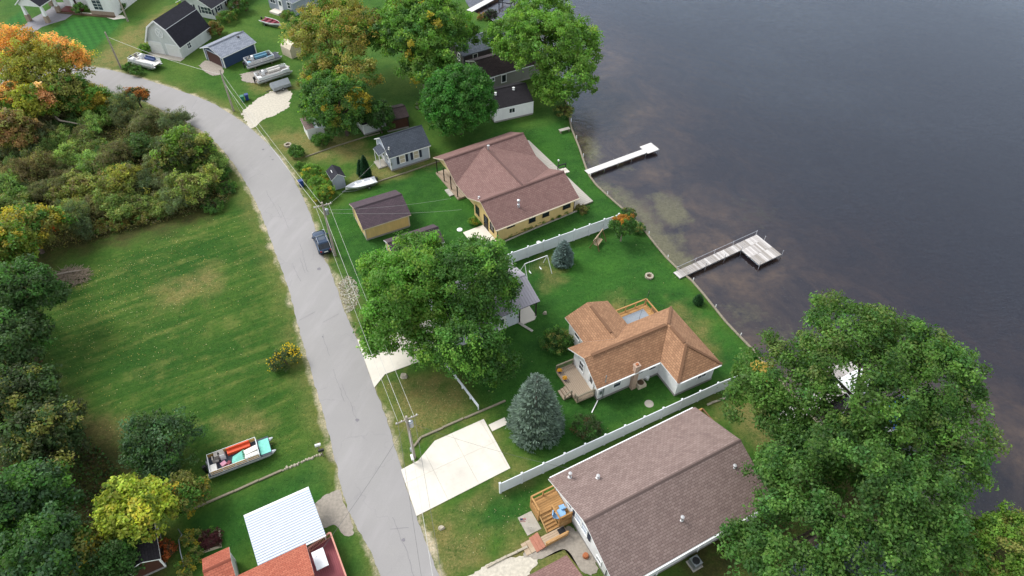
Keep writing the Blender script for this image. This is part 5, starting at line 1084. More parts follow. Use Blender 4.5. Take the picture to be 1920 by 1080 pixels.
def runabout(name, label, px, rz, L, B, hullm, insidem, z0=.5, trailer=True, cat='boat'):
    q_ = at(*px); t = thing(name, label, cat, (q_.x, q_.y, 0), rz)
    N = 14; P = []; m = MB()
    for i in range(N + 1):
        f = i / N; x = -L / 2 + L * f; k = 1 - max(0, (f - .45) / .55) ** 2.2; hb = max(.02, B / 2 * k * (.92 + .08 * min(1, f * 4))); keel = z0 - .28 + .34 * max(0, f - .6) ** 1.5 * 2; rim = z0 + .28 + .16 * f * f
        P.append([(x, -hb, rim), (x, -hb * .86, z0 - .02 + (keel - z0 + .28)), (x, 0, keel), (x, hb * .86, z0 - .02 + (keel - z0 + .28)), (x, hb, rim), (x, hb * .9, rim), (x, hb * .72, z0 + .02), (x, -hb * .72, z0 + .02), (x, -hb * .9, rim)])
    V = [p_ for r0 in P for p_ in r0]; n = 9; Fh = []; Fi = []
    for i in range(N):
        for k in range(n):
            (Fh if k in (0, 1, 2, 3, 4, 8) else Fi).append((i * n + k, (i + 1) * n + k, (i + 1) * n + (k + 1) % n, i * n + (k + 1) % n))
    m.add(V, Fh + [tuple(range(n))]); m.build('hull', hullm, t, smooth=False); m = MB(); m.add(V, Fi); m.build('liner', insidem, t)
    for x in (-L * .36, -L * .1, L * .14): m = MB(); m.box(x, 0, z0 + .2, .32, B * .8, .08); m.build('bench', insidem, t)
    m = MB(); m.box(-L / 2 - .1, 0, z0 + .35, .26, .26, .4, 0, 0, .8); m.build('outboard', 'black_plastic', t)
    if trailer:
        m = MB(); m.bar((-L * .42, -.5, .22), (L * .25, -.5, .22), .07, .1); m.bar((-L * .42, .5, .22), (L * .25, .5, .22), .07, .1); m.bar((L * .25, -.5, .22), (L * .62, 0, .25), .07, .1); m.bar((L * .25, .5, .22), (L * .62, 0, .25), .07, .1); m.bar((-L * .2, -B * .45, .2), (-L * .2, B * .45, .2), .08, .08); m.build('trailer_frame', 'galv', t)
        for s in (-1, 1): wheel(t, -L * .2, s * B * .5, .24, .25, .16)
        m = MB(); m.box(L * .6, 0, .12, .08, .08, .25); m.build('jack', 'galv', t)
    return t
runabout('fishing_boat', 'open aluminium fishing boat on a trailer beside the tiny grey shed', (678, 352), R(27 + 180), 4.6, 1.6, 'aluminium', 'boat_white')
rb = runabout('runabout', 'white and maroon runabout on the grass near the top edge', (510, 47), R(-30), 4.8, 1.9, 'boat_white', 'maroon')
q_ = at(1688, 775); t = thing('covered_boat', 'boat under a blue cover glimpsed through the oak crown', 'boat', (q_.x, q_.y, -.3), R(29))
m = MB(); m.add([(-2.6, -1, .3), (1.4, -1.1, .3), (3, 0, .4), (1.4, 1.1, .3), (-2.6, 1, .3), (-2.6, -1.1, .75), (1.4, -1.2, .85), (3.1, 0, .95), (1.4, 1.2, .85), (-2.6, 1.1, .75), (-1.8, 0, 1.5), (1, 0, 1.7)], [(5, 6, 11, 10), (6, 7, 11), (7, 8, 11), (8, 9, 10, 11), (9, 5, 10)]); m.build('cover', 'blue_cloth', t)
m = MB(); m.prism([(-2.6, -1.05), (1.4, -1.15), (3, 0), (1.4, 1.15), (-2.6, 1.05)], -.1, .76); m.build('hull', 'boat_white', t)
q_ = at(1590, 742); t = thing('boat_canopy', 'white boat canopy frame glimpsed through the oak crown', 'canopy', (q_.x, q_.y, -.3), R(29))
m = MB(); m.yz([(-1.3, 2.4), (-.9, 2.75), (0, 2.9), (.9, 2.75), (1.3, 2.4), (.9, 2.7), (0, 2.84), (-.9, 2.7)], -2, 2); m.build('roof', 'boat_white', t)
for x in (-1.9, 1.9):
    for y in (-1.2, 1.2): m = MB(); m.tube([(x, y, -2), (x, y, 2.5)], .05, 6); m.build('post', 'aluminium', t)
q_ = at(528, 166); t = thing('tent_trailer', 'grey tarpaulin covered trailer at the end of the gravel pad', 'trailer', (q_.x, q_.y, 0), R(36))
m = MB(); m.yz([(-.9, .4), (.9, .4), (.9, .95), (0, 1.6), (-.9, .95)], -1.6, 1.5); m.build('tarpaulin', 'tarp_grey', t); m = MB(); m.b2(-1.6, 1.5, -.85, .85, .3, .39); m.build('bed', 'dark_metal', t)
for s in (-1, 1): wheel(t, 0, s * .85, .28, .28, .16)
m = MB(); m.bar((-1.6, 0, .35), (-2.7, 0, .3), .1, .1); m.build('drawbar', 'dark_metal', t)
q_ = at(548, 102); t = thing('canvas_shelter', 'pale upright canvas shelter beside the aqua pontoon boat', 'shelter', (q_.x, q_.y, 0), R(-40))
m = MB(); m.yz([(-1.1, 0), (1.1, 0), (1.1, 1.7), (.6, 2.4), (0, 2.6), (-.6, 2.4), (-1.1, 1.7)], -1.4, 1.4); m.build('cover', 'trim_tan', t); m = MB(); m.b2(-1.45, -1.41, -.5, .5, 0, 1.9); m.build('door_flap', 'tarp_grey', t)

# ---- bins, mailboxes, garden things
def bin_(label, px, mt, rz=0):
    q_ = at(*px); t = thing('wheelie_bin', label, 'bin', (q_.x, q_.y, 0), rz); m = MB(); m.box(0, 0, .5, .5, .6, .9, 0, 0, 1.15); m.build('body', mt, t)
    m = MB(); m.box(.02, 0, 1.0, .66, .74, .09, 0, 0, .85); m.build('lid', mt, t); m = MB(); m.tube([(-.28, -.3, .95), (-.28, .3, .95)], .03, 6); m.build('handle', 'black_plastic', t)
    for s in (-1, 1): wheel(t, -.2, s * .26, .11, .11, .06)
bin_('green wheelie bin beside the guyed utility pole', (456, 190), 'green_bin', .4); bin_('blue wheelie bin standing next to the green one', (464, 187), 'blue_bin', .4); bin_('blue wheelie bin at the roadside hedge near the tiny grey shed', (566, 349), 'blue_bin', R(115))
def mailbox(label, px, mt, rz):
    q_ = at(*px); t = thing('mailbox', label, 'mailbox', (q_.x, q_.y, 0), rz); m = MB(); m.box(0, 0, .5, .1, .1, 1.0); m.build('post', 'timber', t)
    m = MB(); m.yz([(-.13, 1.), (.13, 1.), (.13, 1.15), (.07, 1.25), (-.07, 1.25), (-.13, 1.15)], -.28, .28); b = m.build('box', mt, t); m = MB(); m.box(.1, .15, 1.2, .04, .02, .2); m.build('flag', 'flag_red', b)
mailbox('white mailbox at the roadside end of the stone border', (600, 845), 'trim_white', R(20)); mailbox('black mailbox next to the white one', (606, 855), 'black_plastic', R(20)); mailbox('white mailbox by the road beside the striped lawn', (154, 117), 'trim_white', R(60))
mailbox('white mailbox at the foot of the slab utility pole', (775, 868), 'trim_white', R(110))
q_ = at(757, 706); o = link('boulder', me_st[0], None, (q_.x, q_.y, 0)); o.scale = (.55, .55, .5); tag(o, 'grey boulder beside the white concrete driveway', 'boulder')
q_ = at(1022, 588); o = link('boulder', me_st[1], None, (q_.x, q_.y, 0)); o.scale = (.3, .3, .4); tag(o, 'small pale garden stone on the lawn right of the metal roof', 'stone')
q_ = at(828, 990); o = link('boulder', me_st[2], None, (q_.x, q_.y, 0)); o.scale = (.35, .3, .3); tag(o, 'small white stone under the wires near the road', 'stone')
q_ = at(1098, 1043); m = MB(); m.lathe([(.3, 0), (.26, .3), (.2, .34)], 10); tag(m.build('tree_stump', 'terracotta', None, (q_.x, q_.y, 0)), 'cut orange tree stump by the white house wall', 'stump')
q_ = at(1302, 1058); t = thing('air_conditioner', 'square grey air conditioner unit beside the mauve roofed house', 'air conditioner', (q_.x, q_.y, 0), R(28)); m = MB(); m.box(0, 0, .4, .85, .85, .8); m.build('case', 'galv', t); m = MB(); m.lathe([(.34, .8), (.34, .83), (.28, .84)], 16); m.build('fan_grille', 'dark_metal', t); m = MB(); m.box(0, 0, .02, 1.1, 1.1, .06); m.build('pad', 'concrete_grey', t)
# swing set
t = thing('swing_set', 'white A frame swing set with two swings by the small blue spruce', 'swing set', (*at(1003, 512)[:2], 0), R(28)); H = 2.3
for x in (-1.5, 1.7):
    for y in (-1.1, 1.1): m = MB(); m.tube([(x * 1.08, y, 0), (x, 0, H)], .045, 6); m.build('leg', 'boat_white', t)
m = MB(); m.tube([(-1.5, 0, H), (1.7, 0, H)], .05, 8); m.build('crossbar', 'boat_white', t)
for x in (-.7, .8):
    m = MB(); m.tube([(x, -.25, .52), (x, -.1, .46), (x, .1, .46), (x, .25, .52)], .07, 6); o = m.build('swing_seat', 'boat_white', t); m = MB(); m.tube([(x, -.24, .5), (x, -.24, H)], .012, 4); m.tube([(x, .24, .5), (x, .24, H)], .012, 4); m.build('chain', 'galv', o)
# glider swing
t = thing('garden_swing', 'wooden A frame garden swing bench on the lawn by the orange topped tree', 'swing bench', (*at(1121, 459)[:2], 0), R(60))
for x in (-1., 1.):
    for y in (-.7, .7): m = MB(); m.bar((x * 1.1, y, 0), (x, 0, 1.9), .08, .08); m.build('leg', 'timber_brown', t)
m = MB(); m.bar((-1.15, 0, 1.9), (1.15, 0, 1.9), .09, .12); m.build('crossbar', 'deck_tan', t)
for k in range(5): m = MB(); m.b2(-.75, .75, -.3 + k * .12, -.2 + k * .12, .5, .54); m.build('seat_slat', 'deck_tan', t)
for k in range(4): m = MB(); m.b2(-.75, .75, .32 + k * .03, .35 + k * .03, .62 + k * .12, .72 + k * .12); m.build('back_slat', 'deck_tan', t)
m = MB()
for x in (-.7, .7): m.tube([(x, .1, .55), (x, 0, 1.88)], .012, 4)
m.build('chain', 'galv', t)
# lakeside bench
t = thing('bench', 'grey plank bench at the lake edge below the tall tree', 'bench', (*at(1058, 247)[:2], 0), R(25))
for k in range(4): m = MB(); m.b2(-.9, .9, -.32 + k * .16, -.18 + k * .16, .46, .5); m.build('seat_slat', 'deck_grey', t)
for x in (-.7, .7): m = MB(); m.box(x, 0, .23, .1, .55, .46); m.build('leg', 'timber', t)
# garden lamp
t = thing('lamp_post', 'slim black lamp post by the lake side deck', 'lamp post', (*at(1046, 322)[:2], 0)); m = MB(); m.tube([(0, 0, 0), (0, 0, 1.9)], .04, 8); m.build('post', 'dark_metal', t); m = MB(); m.lathe([(.08, 1.9), (.13, 2.0), (.11, 2.14), (.03, 2.2)], 10); m.build('globe', 'trim_white', t)
# steps at the deck of the cream house
t = thing('garden_steps', 'pale steps with rail between the plank deck and the narrow white pier', 'steps', (*at(1055, 322)[:2], 0), R(30))
for k in range(3): m = MB(); m.b2(-.6 + k * .5, -.15 + k * .5, -.6, .6, 0, .22 - .06 * k); m.build('step', 'concrete', t)
railing(t, (-.5, .6, .1), (.9, .6, 0.), .8, 'dark_metal', 0)
# round bed on the lower left lawn
t = thing('planter_bed', 'square white edged bed with a dark red bush on the lower left lawn', 'flower bed', (*at(395, 1015)[:2], 0), R(20))
for a in range(4): m = MB(); an = a * math.pi / 2; m.box(.85 * math.cos(an), .85 * math.sin(an), .1, .14, 1.85, .2, an); m.build('edge_board', 'trim_tan', t)
m = MB(); m.box(0, 0, .05, 1.5, 1.5, .1); m.build('soil', 'mulch', t)
# pipe fence piece on the left
t = thing('pipe_rail', 'bent white pipe leaning at the hedge near the red roofed shed', 'pipe', (*at(345, 1060)[:2], 0)); A = at(345, 1060); pts = [at(u, v, .5) - A for u, v in ((345, 1062), (338, 1035), (335, 1012), (341, 1003), (334, 992))]; m = MB(); m.tube(pts, .05, 6); m.build('pipe', 'galv', t)
# brush pile
t = thing('brush_pile', 'low brush pile with a bare log on the left field', 'brush pile', (*at(133, 520)[:2], 0)); r_ = random.Random(8); m = MB()
for k in range(260):
    a, b = r_.uniform(0, 6.28), r_.uniform(0, 1) ** .5; x, y = 2.2 * b * math.cos(a), 1.6 * b * math.sin(a); an = r_.uniform(0, 3.14); l = r_.uniform(.4, 1.1); z = .75 * (1 - b * b) * r_.uniform(.4, 1.) + .03
    m.bar((x - l * math.cos(an), y - l * math.sin(an), z), (x + l * math.cos(an), y + l * math.sin(an), z + r_.uniform(-.15, .2)), .035, .035)
m.build('branches', 'deadwood', t); m = MB(); m.tube([(-1.3, -.2, .75), (.1, .1, .85), (1.4, .5, .75)], [.11, .1, .06], 8); m.build('log', 'bark_light', t)
# sprays and small objects by the cream house
q_ = at(862, 431); m = MB(); m.lathe([(.38, 0), (.38, .06), (.3, .1)], 16); tag(m.build('manhole_cover', 'trim_white', None, (q_.x, q_.y, 0)), 'round white lid on the lawn by the cream house entry slab', 'lid')
q_ = at(1010, 455); m = MB(); m.lathe([(.3, 0), (.3, .08), (.2, .12)], 16); tag(m.build('manhole_cover', 'trim_white', None, (q_.x, q_.y, 0)), 'round white lid on the lawn along the white vinyl fence', 'lid')
# ================================================================ VEGETATION
G1 = (.090, .195, .036); G2 = (.125, .255, .042); G3 = (.060, .142, .034); G4 = (.165, .290, .045); OL = (.215, .225, .060); YE = (.38, .31, .04); GO = (.46, .25, .03); OR = (.42, .12, .02); RD = (.30, .06, .03); BR = (.10, .065, .03); DG = (.066, .12, .042); BL = (.07, .14, .062)
def norm(a): return a / np.maximum(np.linalg.norm(a, axis=-1, keepdims=True), 1e-9)
def leaf_cloud(rs, C, Nn, S, cols, aspect=.55, flat=.5):
    """quads at C, normals Nn, size S"""
    n = len(C); t = norm(np.cross(Nn, rs.normal(size=(n, 3)))); b = np.cross(Nn, t); S = S[:, None]
    V = np.stack([C + t * S, C + b * S * aspect + Nn * S * .12, C - t * S, C - b * S * aspect + Nn * S * .12], 1).reshape(-1, 3)
    return V, np.repeat(cols, 4, 0)
def crown_mesh(name, seed, blobs, n_clump, per, leaf, cr, pal, patches=(), aspect=.6, zmin=-.45, up=.35, spread=.34, jitter=.16):
    n_clump = int(n_clump * 1.75); cr *= .88; leaf *= .75; per = int(per * 1.0); spread = min(.7, spread + .15)
    rs = np.random.RandomState(seed); bl = np.array(blobs, float); wts = (bl[:, 3] * bl[:, 4] + bl[:, 3] * bl[:, 5]); wts /= wts.sum()
    C = []
    while len(C) < n_clump:
        k = rs.choice(len(bl), p=wts); d = norm(rs.normal(size=3))
        if d[2] < zmin: continue
        f = 1 - spread * rs.rand() ** 1.6; lump = 1 + jitter * (math.sin(3.1 * d[0] + seed) * math.cos(2.7 * d[1] + seed * 2) + .5 * math.sin(6 * d[2] + 4 * d[0]))
        q_ = bl[k, :3] + d * bl[k, 3:] * f * lump
        ins = (((q_ - bl[:, :3]) / bl[:, 3:]) ** 2).sum(1)
        if (ins[np.arange(len(bl)) != k] < .3).any(): continue
        C.append(np.r_[q_, d])
    C = np.array(C); cc, dd_ = C[:, :3], C[:, 3:]
    W_ = np.array([p_[0] for p_ in pal], float); W_ /= W_.sum(); PC = np.array([p_[1] for p_ in pal])
    cl = PC[rs.choice(len(pal), n_clump, p=W_)]
    for (pc_, pr, col) in patches:
        k = np.linalg.norm(cc - np.array(pc_), axis=1) < pr * rs.uniform(.7, 1.2, n_clump); cl[k] = col
    cl = cl * rs.uniform(.62, 1.42, (n_clump, 1)); crs = cr * rs.uniform(.6, 1.3, n_clump)
    N = n_clump * per; ci = np.repeat(np.arange(n_clump), per); d = norm(rs.normal(size=(N, 3)) + dd_[ci] * .55 + np.array([0, 0, .3]))
    r = crs[ci] * (.25 + .85 * rs.rand(N) ** .7); P = cc[ci] + d * r[:, None] * np.array([1, 1, .72]) + rs.normal(size=(N, 3)) * cr * .16
    Nn = norm(d * .7 + rs.normal(size=(N, 3)) * .5 + np.array([0, 0, up])); S = leaf * rs.uniform(.6, 1.35, N)
    col = np.clip(cl[ci] * rs.uniform(.75, 1.3, (N, 1)) * (1 + rs.normal(0, .07, (N, 3))), 0, 1)
    V, Cc = leaf_cloud(rs, P, Nn, S, col, aspect); return np_mesh(name, V, 4, Cc), cc
def trunk_mesh(cc, h0, r0, seed, n=9, mt='bark', nlimb=10):
    rs = random.Random(seed); m = MB(); top = Vector((np.mean(cc[:, 0]) * .5, np.mean(cc[:, 1]) * .5, h0)); m.tube([(0, 0, -.2), (0, 0, .15), top * .5, top], [r0 * 1.5, r0 * 1.1, r0 * .9, r0 * .65], n)
    for k in range(nlimb):
        c = Vector(cc[rs.randrange(len(cc))]); s = top * rs.uniform(.55, 1.); mid = s.lerp(c, .5) + Vector((rs.uniform(-.3, .3), rs.uniform(-.3, .3), rs.uniform(.1, .7)))
        m.tube([s, mid, s.lerp(c, .97)], [r0 * .45, r0 * .26, r0 * .07], 6)
    return m.mesh('trunk', mt)
def tree(name, label, px, zc, blobs, n, per, leaf, cr, pal, seed, patches=(), group=None, cat='tree', trunk=.25, mt='bark', base=None, **kw):
    """px, zc: crown centre; blobs in metres around it"""
    c = at(*px, zc); bl = [(b[0], b[1], zc + b[2], *b[3:]) for b in blobs]
    pt = [((p_[0][0], p_[0][1], zc + p_[0][2]), p_[1], p_[2]) for p_ in patches]
    t = thing(name, label, cat, (c.x, c.y, 0), 0, group); me, cc = crown_mesh('crown', seed, bl, n, per, leaf, cr, pal, pt, **kw); link('crown', me, t)
    if trunk: link('trunk', trunk_mesh(cc, zc * .75, trunk, seed, mt=mt), t)
    return t
def ppx(px, zc, u, v, dz=0):     # offset in metres of another photo point on the same crown
    a, b = at(*px, zc), at(u, v, zc + dz); return (b.x - a.x, b.y - a.y, dz)

# --- the two maples by the road
c = (770, 560)
tree('maple_tree', 'big bright green maple in front of the metal roofed garage, road side half', c, 7.0, [(0, .3, 1.2, 4.6, 4.4, 4.2), (*ppx(c, 7, 735, 610, -1), 3.2, 3.2, 3.0), (*ppx(c, 7, 722, 520, -.6), 3., 3., 2.8), (*ppx(c, 7, 790, 490, 0), 3.4, 3.2, 3.), (*ppx(c, 7, 800, 655, -2.5), 2.4, 2.4, 2.2)], 270, 100, .2, 1.0, [(4, (.11, .25, .04)), (3, G4), (2, G1)], 11, trunk=.3)
c = (885, 545)
tree('maple_tree', 'big darker green maple in front of the metal roofed garage, lake side half', c, 7.0, [(0, .3, 1.2, 4.3, 4.2, 4.2), (*ppx(c, 7, 922, 560, -1), 2.7, 2.8, 2.8), (*ppx(c, 7, 880, 640, -1.5), 3.6, 3.3, 3.), (*ppx(c, 7, 915, 680, -3.8), 2.6, 2.4, 2.2), (*ppx(c, 7, 890, 490, 0), 3., 3., 2.8)], 270, 100, .2, 1.0, [(4, (.08, .19, .036)), (2, G2), (3, G3)], 12, trunk=.3)
# --- oaks by the lake
c = (1625, 730)
tree('oak_tree', 'huge spreading oak over the lake shore, upper half with orange tufts', c, 9.5, [(0, 0, 1, 6., 5.6, 4.), (*ppx(c, 9.5, 1580, 625, 1.5), 3.8, 3.6, 3.4), (*ppx(c, 9.5, 1470, 715, -1), 4.3, 3.6, 3.), (*ppx(c, 9.5, 1735, 705, 0), 4.2, 4., 3.4), (*ppx(c, 9.5, 1780, 805, -1.5), 3.1, 3.4, 3.), (*ppx(c, 9.5, 1690, 660, 1), 4., 3.6, 3.2), (*ppx(c, 9.5, 1420, 745, -2), 2.4, 2.2, 2.), (*ppx(c, 9.5, 1700, 820, -1.5), 3.4, 3., 2.6), (*ppx(c, 9.5, 1765, 870, -2.5), 3., 2.8, 2.4)], 350, 110, .2, 1.05, [(30, (.085, .17, .036)), (22, (.11, .215, .042)), (9, (.13, .19, .05)), (14, G3), (.2, (.3, .22, .05))], 21, trunk=.45, spread=.24, jitter=.2)
c = (1590, 935)
tree('oak_tree', 'huge green oak over the shore at the bottom right, lower half', c, 8.5, [(0, 0, 1, 5.4, 5.2, 4.), (*ppx(c, 8.5, 1492, 885, -.5), 3.3, 3.2, 2.8), (*ppx(c, 8.5, 1500, 1000, -.5), 3.7, 3.5, 3.), (*ppx(c, 8.5, 1700, 945, -.5), 4.6, 4., 3.2), (*ppx(c, 8.5, 1640, 1050, 0), 4.6, 3.6, 3.), (*ppx(c, 8.5, 1400, 1020, -2.5), 1.7, 1.6, 1.5), (*ppx(c, 8.5, 1735, 1010, -2), 3.2, 3., 2.6), (*ppx(c, 8.5, 1490, 1075, -1), 4., 3., 2.6), (*ppx(c, 8.5, 1600, 850, -.5), 4., 3.2, 2.8), (*ppx(c, 8.5, 1470, 815, -2), 2.6, 2.2, 2.)], 360, 110, .2, 1.0, [(30, (.08, .165, .036)), (16, (.1, .2, .042)), (24, G3)], 22, trunk=.45, spread=.24, jitter=.2)
tree('birch_tree', 'yellowing olive bushy tree in the bottom right corner', (1880, 1035), 3.5, [(0, 0, 0, 3.4, 3., 2.6), (-2.6, -.6, -.6, 2.2, 2., 2.), (1.5, 1.4, .4, 2, 2, 2)], 130, 70, .17, .7, [(3, OL), (4, G4), (2, G1)], 23, trunk=.16)
# --- upper trees
tree('maple_tree', 'dense round bright green maple beside the rose roof', (860, 193), 5.4, [(0, 0, 0, 5.2, 5.0, 5.5)], 260, 85, .22, .85, [(4, (.06, .19, .035)), (2, (.08, .22, .04)), (1, G3)], 31, trunk=.28, spread=.25, jitter=.06)
c = (1015, 95)
tree('cottonwood_tree', 'tall yellow green tree standing at the lake edge at the top', c, 8, [(0, 0, 1, 6.8, 6, 5), (*ppx(c, 8, 958, 70, 0), 4.4, 4.2, 3.2), (*ppx(c, 8, 1075, 85, 0), 4.2, 4.4, 4.), (*ppx(c, 8, 1015, 30, 2), 5.2, 4.5, 4.), (*ppx(c, 8, 1062, 145, -2.), 4.6, 4.4, 3.6), (*ppx(c, 8, 1040, 175, -4.5), 3., 2.8, 2.4)], 420, 80, .25, 1.0, [(4, (.13, .25, .04)), (3, G2), (1.5, G4), (1.5, G1), (.6, (.19, .28, .05))], 32, trunk=.42, jitter=.14)
c = (790, 75)
tree('maple_tree', 'tall spreading maple with bare lower trunk behind the round tree', c, 9, [(0, 0, 1, 6., 5.6, 4.4), (*ppx(c, 9, 830, 60, 0), 5., 4.6, 3.6), (*ppx(c, 9, 740, 60, 0), 4.4, 4.4, 3.6), (*ppx(c, 9, 805, 125, -2), 4., 3.6, 3.), (*ppx(c, 9, 790, 20, 2), 5.5, 4.5, 4.)], 400, 80, .25, 1.0, [(4, G1), (3, G2), (2.4, G4), (.25, YE), (2, G3)], 33, trunk=.5, mt='bark_light', jitter=.15)
c = (625, 80)
tree('willow_tree', 'large loose olive gold tree above the gravel pad', c, 9, [(0, 0, .5, 5.4, 5.4, 4), (*ppx(c, 9, 575, 60, -.5), 4., 4., 3.2), (*ppx(c, 9, 680, 60, 0), 4.4, 4.4, 3.6), (*ppx(c, 9, 630, 25, 1), 5., 4.4, 3.6), (*ppx(c, 9, 600, 145, -3.5), 3.2, 3.2, 2.8), (*ppx(c, 9, 670, 135, -2), 3.4, 3.2, 2.8)], 330, 75, .23, 1.05, [(5, (.24, .24, .06)), (3, (.28, .245, .06)), (2.4, G4), (1, (.33, .25, .06)), (1.5, G1)], 34, trunk=.42, jitter=.2, spread=.5)
c = (640, 195)
tree('maple_tree', 'dark green tree with golden patches beside the low white shed', c, 5.5, [(0, 0, 0, 4.4, 4, 3.6), (*ppx(c, 5.5, 610, 170, 0), 3., 3., 2.6), (*ppx(c, 5.5, 640, 225, -2), 3., 2.6, 2.2), (*ppx(c, 5.5, 600, 195, -1.5), 2.6, 2.6, 2.2)], 240, 75, .22, .85, [(4, G3), (3, G1), (1.2, G4), (.15, YE)], 35, patches=[(ppx(c, 5.5, 668, 190, .5), 2.0, YE), (ppx(c, 5.5, 632, 198, 1.), 1.1, (.2, .16, .03)), (ppx(c, 5.5, 632, 230, -.5), 1.2, (.17, .18, .03))], trunk=.3)
tree('small_tree', 'small dark tree between the two little sheds', (712, 222), 2.6, [(0, 0, 0, 2.2, 2.1, 2.4)], 70, 70, .2, .6, [(4, G3), (2, DG), (1, G1)], 36, trunk=.14)
tree('small_tree', 'small round tree with an orange top at the end of the vinyl fence', (1168, 424), 2.6, [(0, 0, 0, 1.55, 1.5, 1.7)], 80, 60, .12, .36, [(5, G3), (3, G1)], 37, patches=[((0, .5, 1.5), 1.35, (.42, .19, .03))], trunk=.09, mt='bark_light')
# --- blue spruces
def conifer(name, label, px_base, H, Rr, seed, tint, lv=30, dens=1., group=None, ex=.6):
    b = at(*px_base); t = thing(name, label, 'spruce' if 'spruce' in name else 'evergreen', (b.x, b.y, 0), 0, group); rs = np.random.RandomState(seed); P = []; Nn = []; T = []; S = []; Cl = []; tint = np.array(tint)
    for i in range(lv):
        f = i / (lv - 1); z = .3 + (H - .35) * f; rad = Rr * (1 - f) ** ex * (1 - .22 * max(0, .2 - f) / .2) + .06; nb = max(4, int(11 * dens * (.3 + rad / Rr)))
        for k in range(nb):
            a = i * 2.399 + k * 6.283 / nb + rs.uniform(-.25, .25); L = rad * rs.uniform(.78, 1.14); cs = rs.uniform(.7, 1.3); z0 = z + rs.uniform(-.5, .5) * H / lv; ns = max(5, int(L * 11))
            for j in range(ns):
                s = 1 - .62 * rs.rand() ** 1.5; rr = L * s; w_ = .20 * L * (1.15 - s) + .14 * min(1, L); lat = rs.normal() * w_; zz = z0 - .34 * rr * (1 - .45 * s) + rs.uniform(-.09, .07); ca, sa = math.cos(a), math.sin(a); fan = lat / max(w_, .01) * .5
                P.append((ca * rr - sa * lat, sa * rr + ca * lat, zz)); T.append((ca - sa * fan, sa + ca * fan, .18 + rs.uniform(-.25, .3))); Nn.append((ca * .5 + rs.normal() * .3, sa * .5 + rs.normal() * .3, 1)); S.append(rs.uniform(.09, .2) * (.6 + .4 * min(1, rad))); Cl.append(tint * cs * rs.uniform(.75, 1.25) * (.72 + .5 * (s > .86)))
    P, T, S = np.array(P), norm(np.array(T)), np.array(S)[:, None]; Nn = norm(np.array(Nn)); B = norm(np.cross(Nn, T)); N2 = np.cross(T, B)
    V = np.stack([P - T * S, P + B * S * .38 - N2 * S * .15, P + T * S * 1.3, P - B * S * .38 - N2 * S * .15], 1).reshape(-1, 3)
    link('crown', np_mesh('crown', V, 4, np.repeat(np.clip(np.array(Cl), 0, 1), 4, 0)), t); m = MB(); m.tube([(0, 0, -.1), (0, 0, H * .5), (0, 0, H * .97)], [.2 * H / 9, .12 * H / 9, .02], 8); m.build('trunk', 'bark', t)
BS = (.15, .205, .175)
conifer('blue_spruce', 'tall blue spruce beside the big concrete slab', (1003, 806), 9.6, 3.1, 41, BS, 30, 2.0)
conifer('blue_spruce', 'small blue spruce beside the white swing set', (1055, 493), 3.9, 1.45, 42, (.16, .225, .225), 20, 2.2)
conifer('arborvitae', 'tall narrow dark evergreen nearer the pale cottage', (688, 333), 3.9, .75, 43, (.022, .07, .03), 26, 3, 'evergreens by the cottage'); conifer('arborvitae', 'shorter narrow evergreen on the road side of the taller one', (679, 329), 2.8, .62, 44, (.022, .07, .03), 22, 3, 'evergreens by the cottage')
conifer('dwarf_conifer', 'small dark cone shrub on the lakeside lawn', (1308, 569), 1.5, .55, 45, (.03, .085, .03), 16, 4)

# --- single shrubs
def shrub(label, px, r, h, pal, seed, n=40, per=55, leaf=.12, cr=.4, group=None, name='shrub', patches=(), **kw):
    kw.setdefault('zmin', -.2)
    return tree(name, label, px, h * .45, [(0, 0, 0, r, r, h * .55)], n, per, leaf, cr, pal, seed, patches, group, 'shrub', .05, **kw)
tree('flowering_bush', 'bush covered in yellow flowers at the road edge of the field', (535, 674), .9, [(0, 0, 0, 1.2, 1.1, 1.), (-.9, -.5, -.2, .8, .7, .7), (.8, .5, .1, .75, .7, .9), (.2, .9, .2, .7, .6, .8)], 45, 55, .1, .4, [(5, (.075, .11, .045)), (3, (.09, .13, .045))], 51, cat='shrub', trunk=.05)
rs = np.random.RandomState(5); c = at(535, 672, .9); n = 210; cb = np.array([(0, 0, 1., 1.35), (-1., -.6, .8, .95), (.9, .5, 1.1, .9), (.2, 1., 1.2, .85)])[rs.randint(4, size=n)]; d = norm(rs.normal(size=(n, 3)) + [0, 0, .5]); P = cb[:, :3] + d * cb[:, 3:] * rs.uniform(.75, 1.15, (n, 1)); P = P[P[:, 2] > .2]
Vv, Cc = leaf_cloud(rs, P, norm(rs.normal(size=P.shape) + [0, 0, 1.5]), rs.uniform(.07, .13, len(P)), np.tile([.72, .5, .02], (len(P), 1)), .9)
fl = link('blossoms', np_mesh('blossoms', Vv, 4, Cc), [o_ for o_ in COL.objects if o_.name.startswith('flowering_bush')][0]); fl.location = (0, 0, 0)
shrub('rounded green bush against the rear wing of the orange roofed house', (1043, 640), 1.6, 2., [(3, G3), (2, G1), (1, OL)], 52, 60, 60, .11, .42)
shrub('sparse grey green shrub between the tall spruce and the long vinyl fence', (1100, 800), 1.5, 1.6, [(3, (.06, .09, .035)), (2, G3), (1, BR)], 53, 40, 45, .1, .4)
for k, (px, lb) in enumerate((((600, 345), 'light green hedge bush at the roadside beside the tiny grey shed'), ((585, 325), 'light green hedge bush nearest the blue roadside bin'), ((605, 362), 'light green hedge bush nearest the car side pole'))): shrub(lb, px, 1.5, 1.8, [(4, G4), (3, G2), (1, YE)], 54 + k, 55, 60, .12, .4, 'roadside hedge bushes')
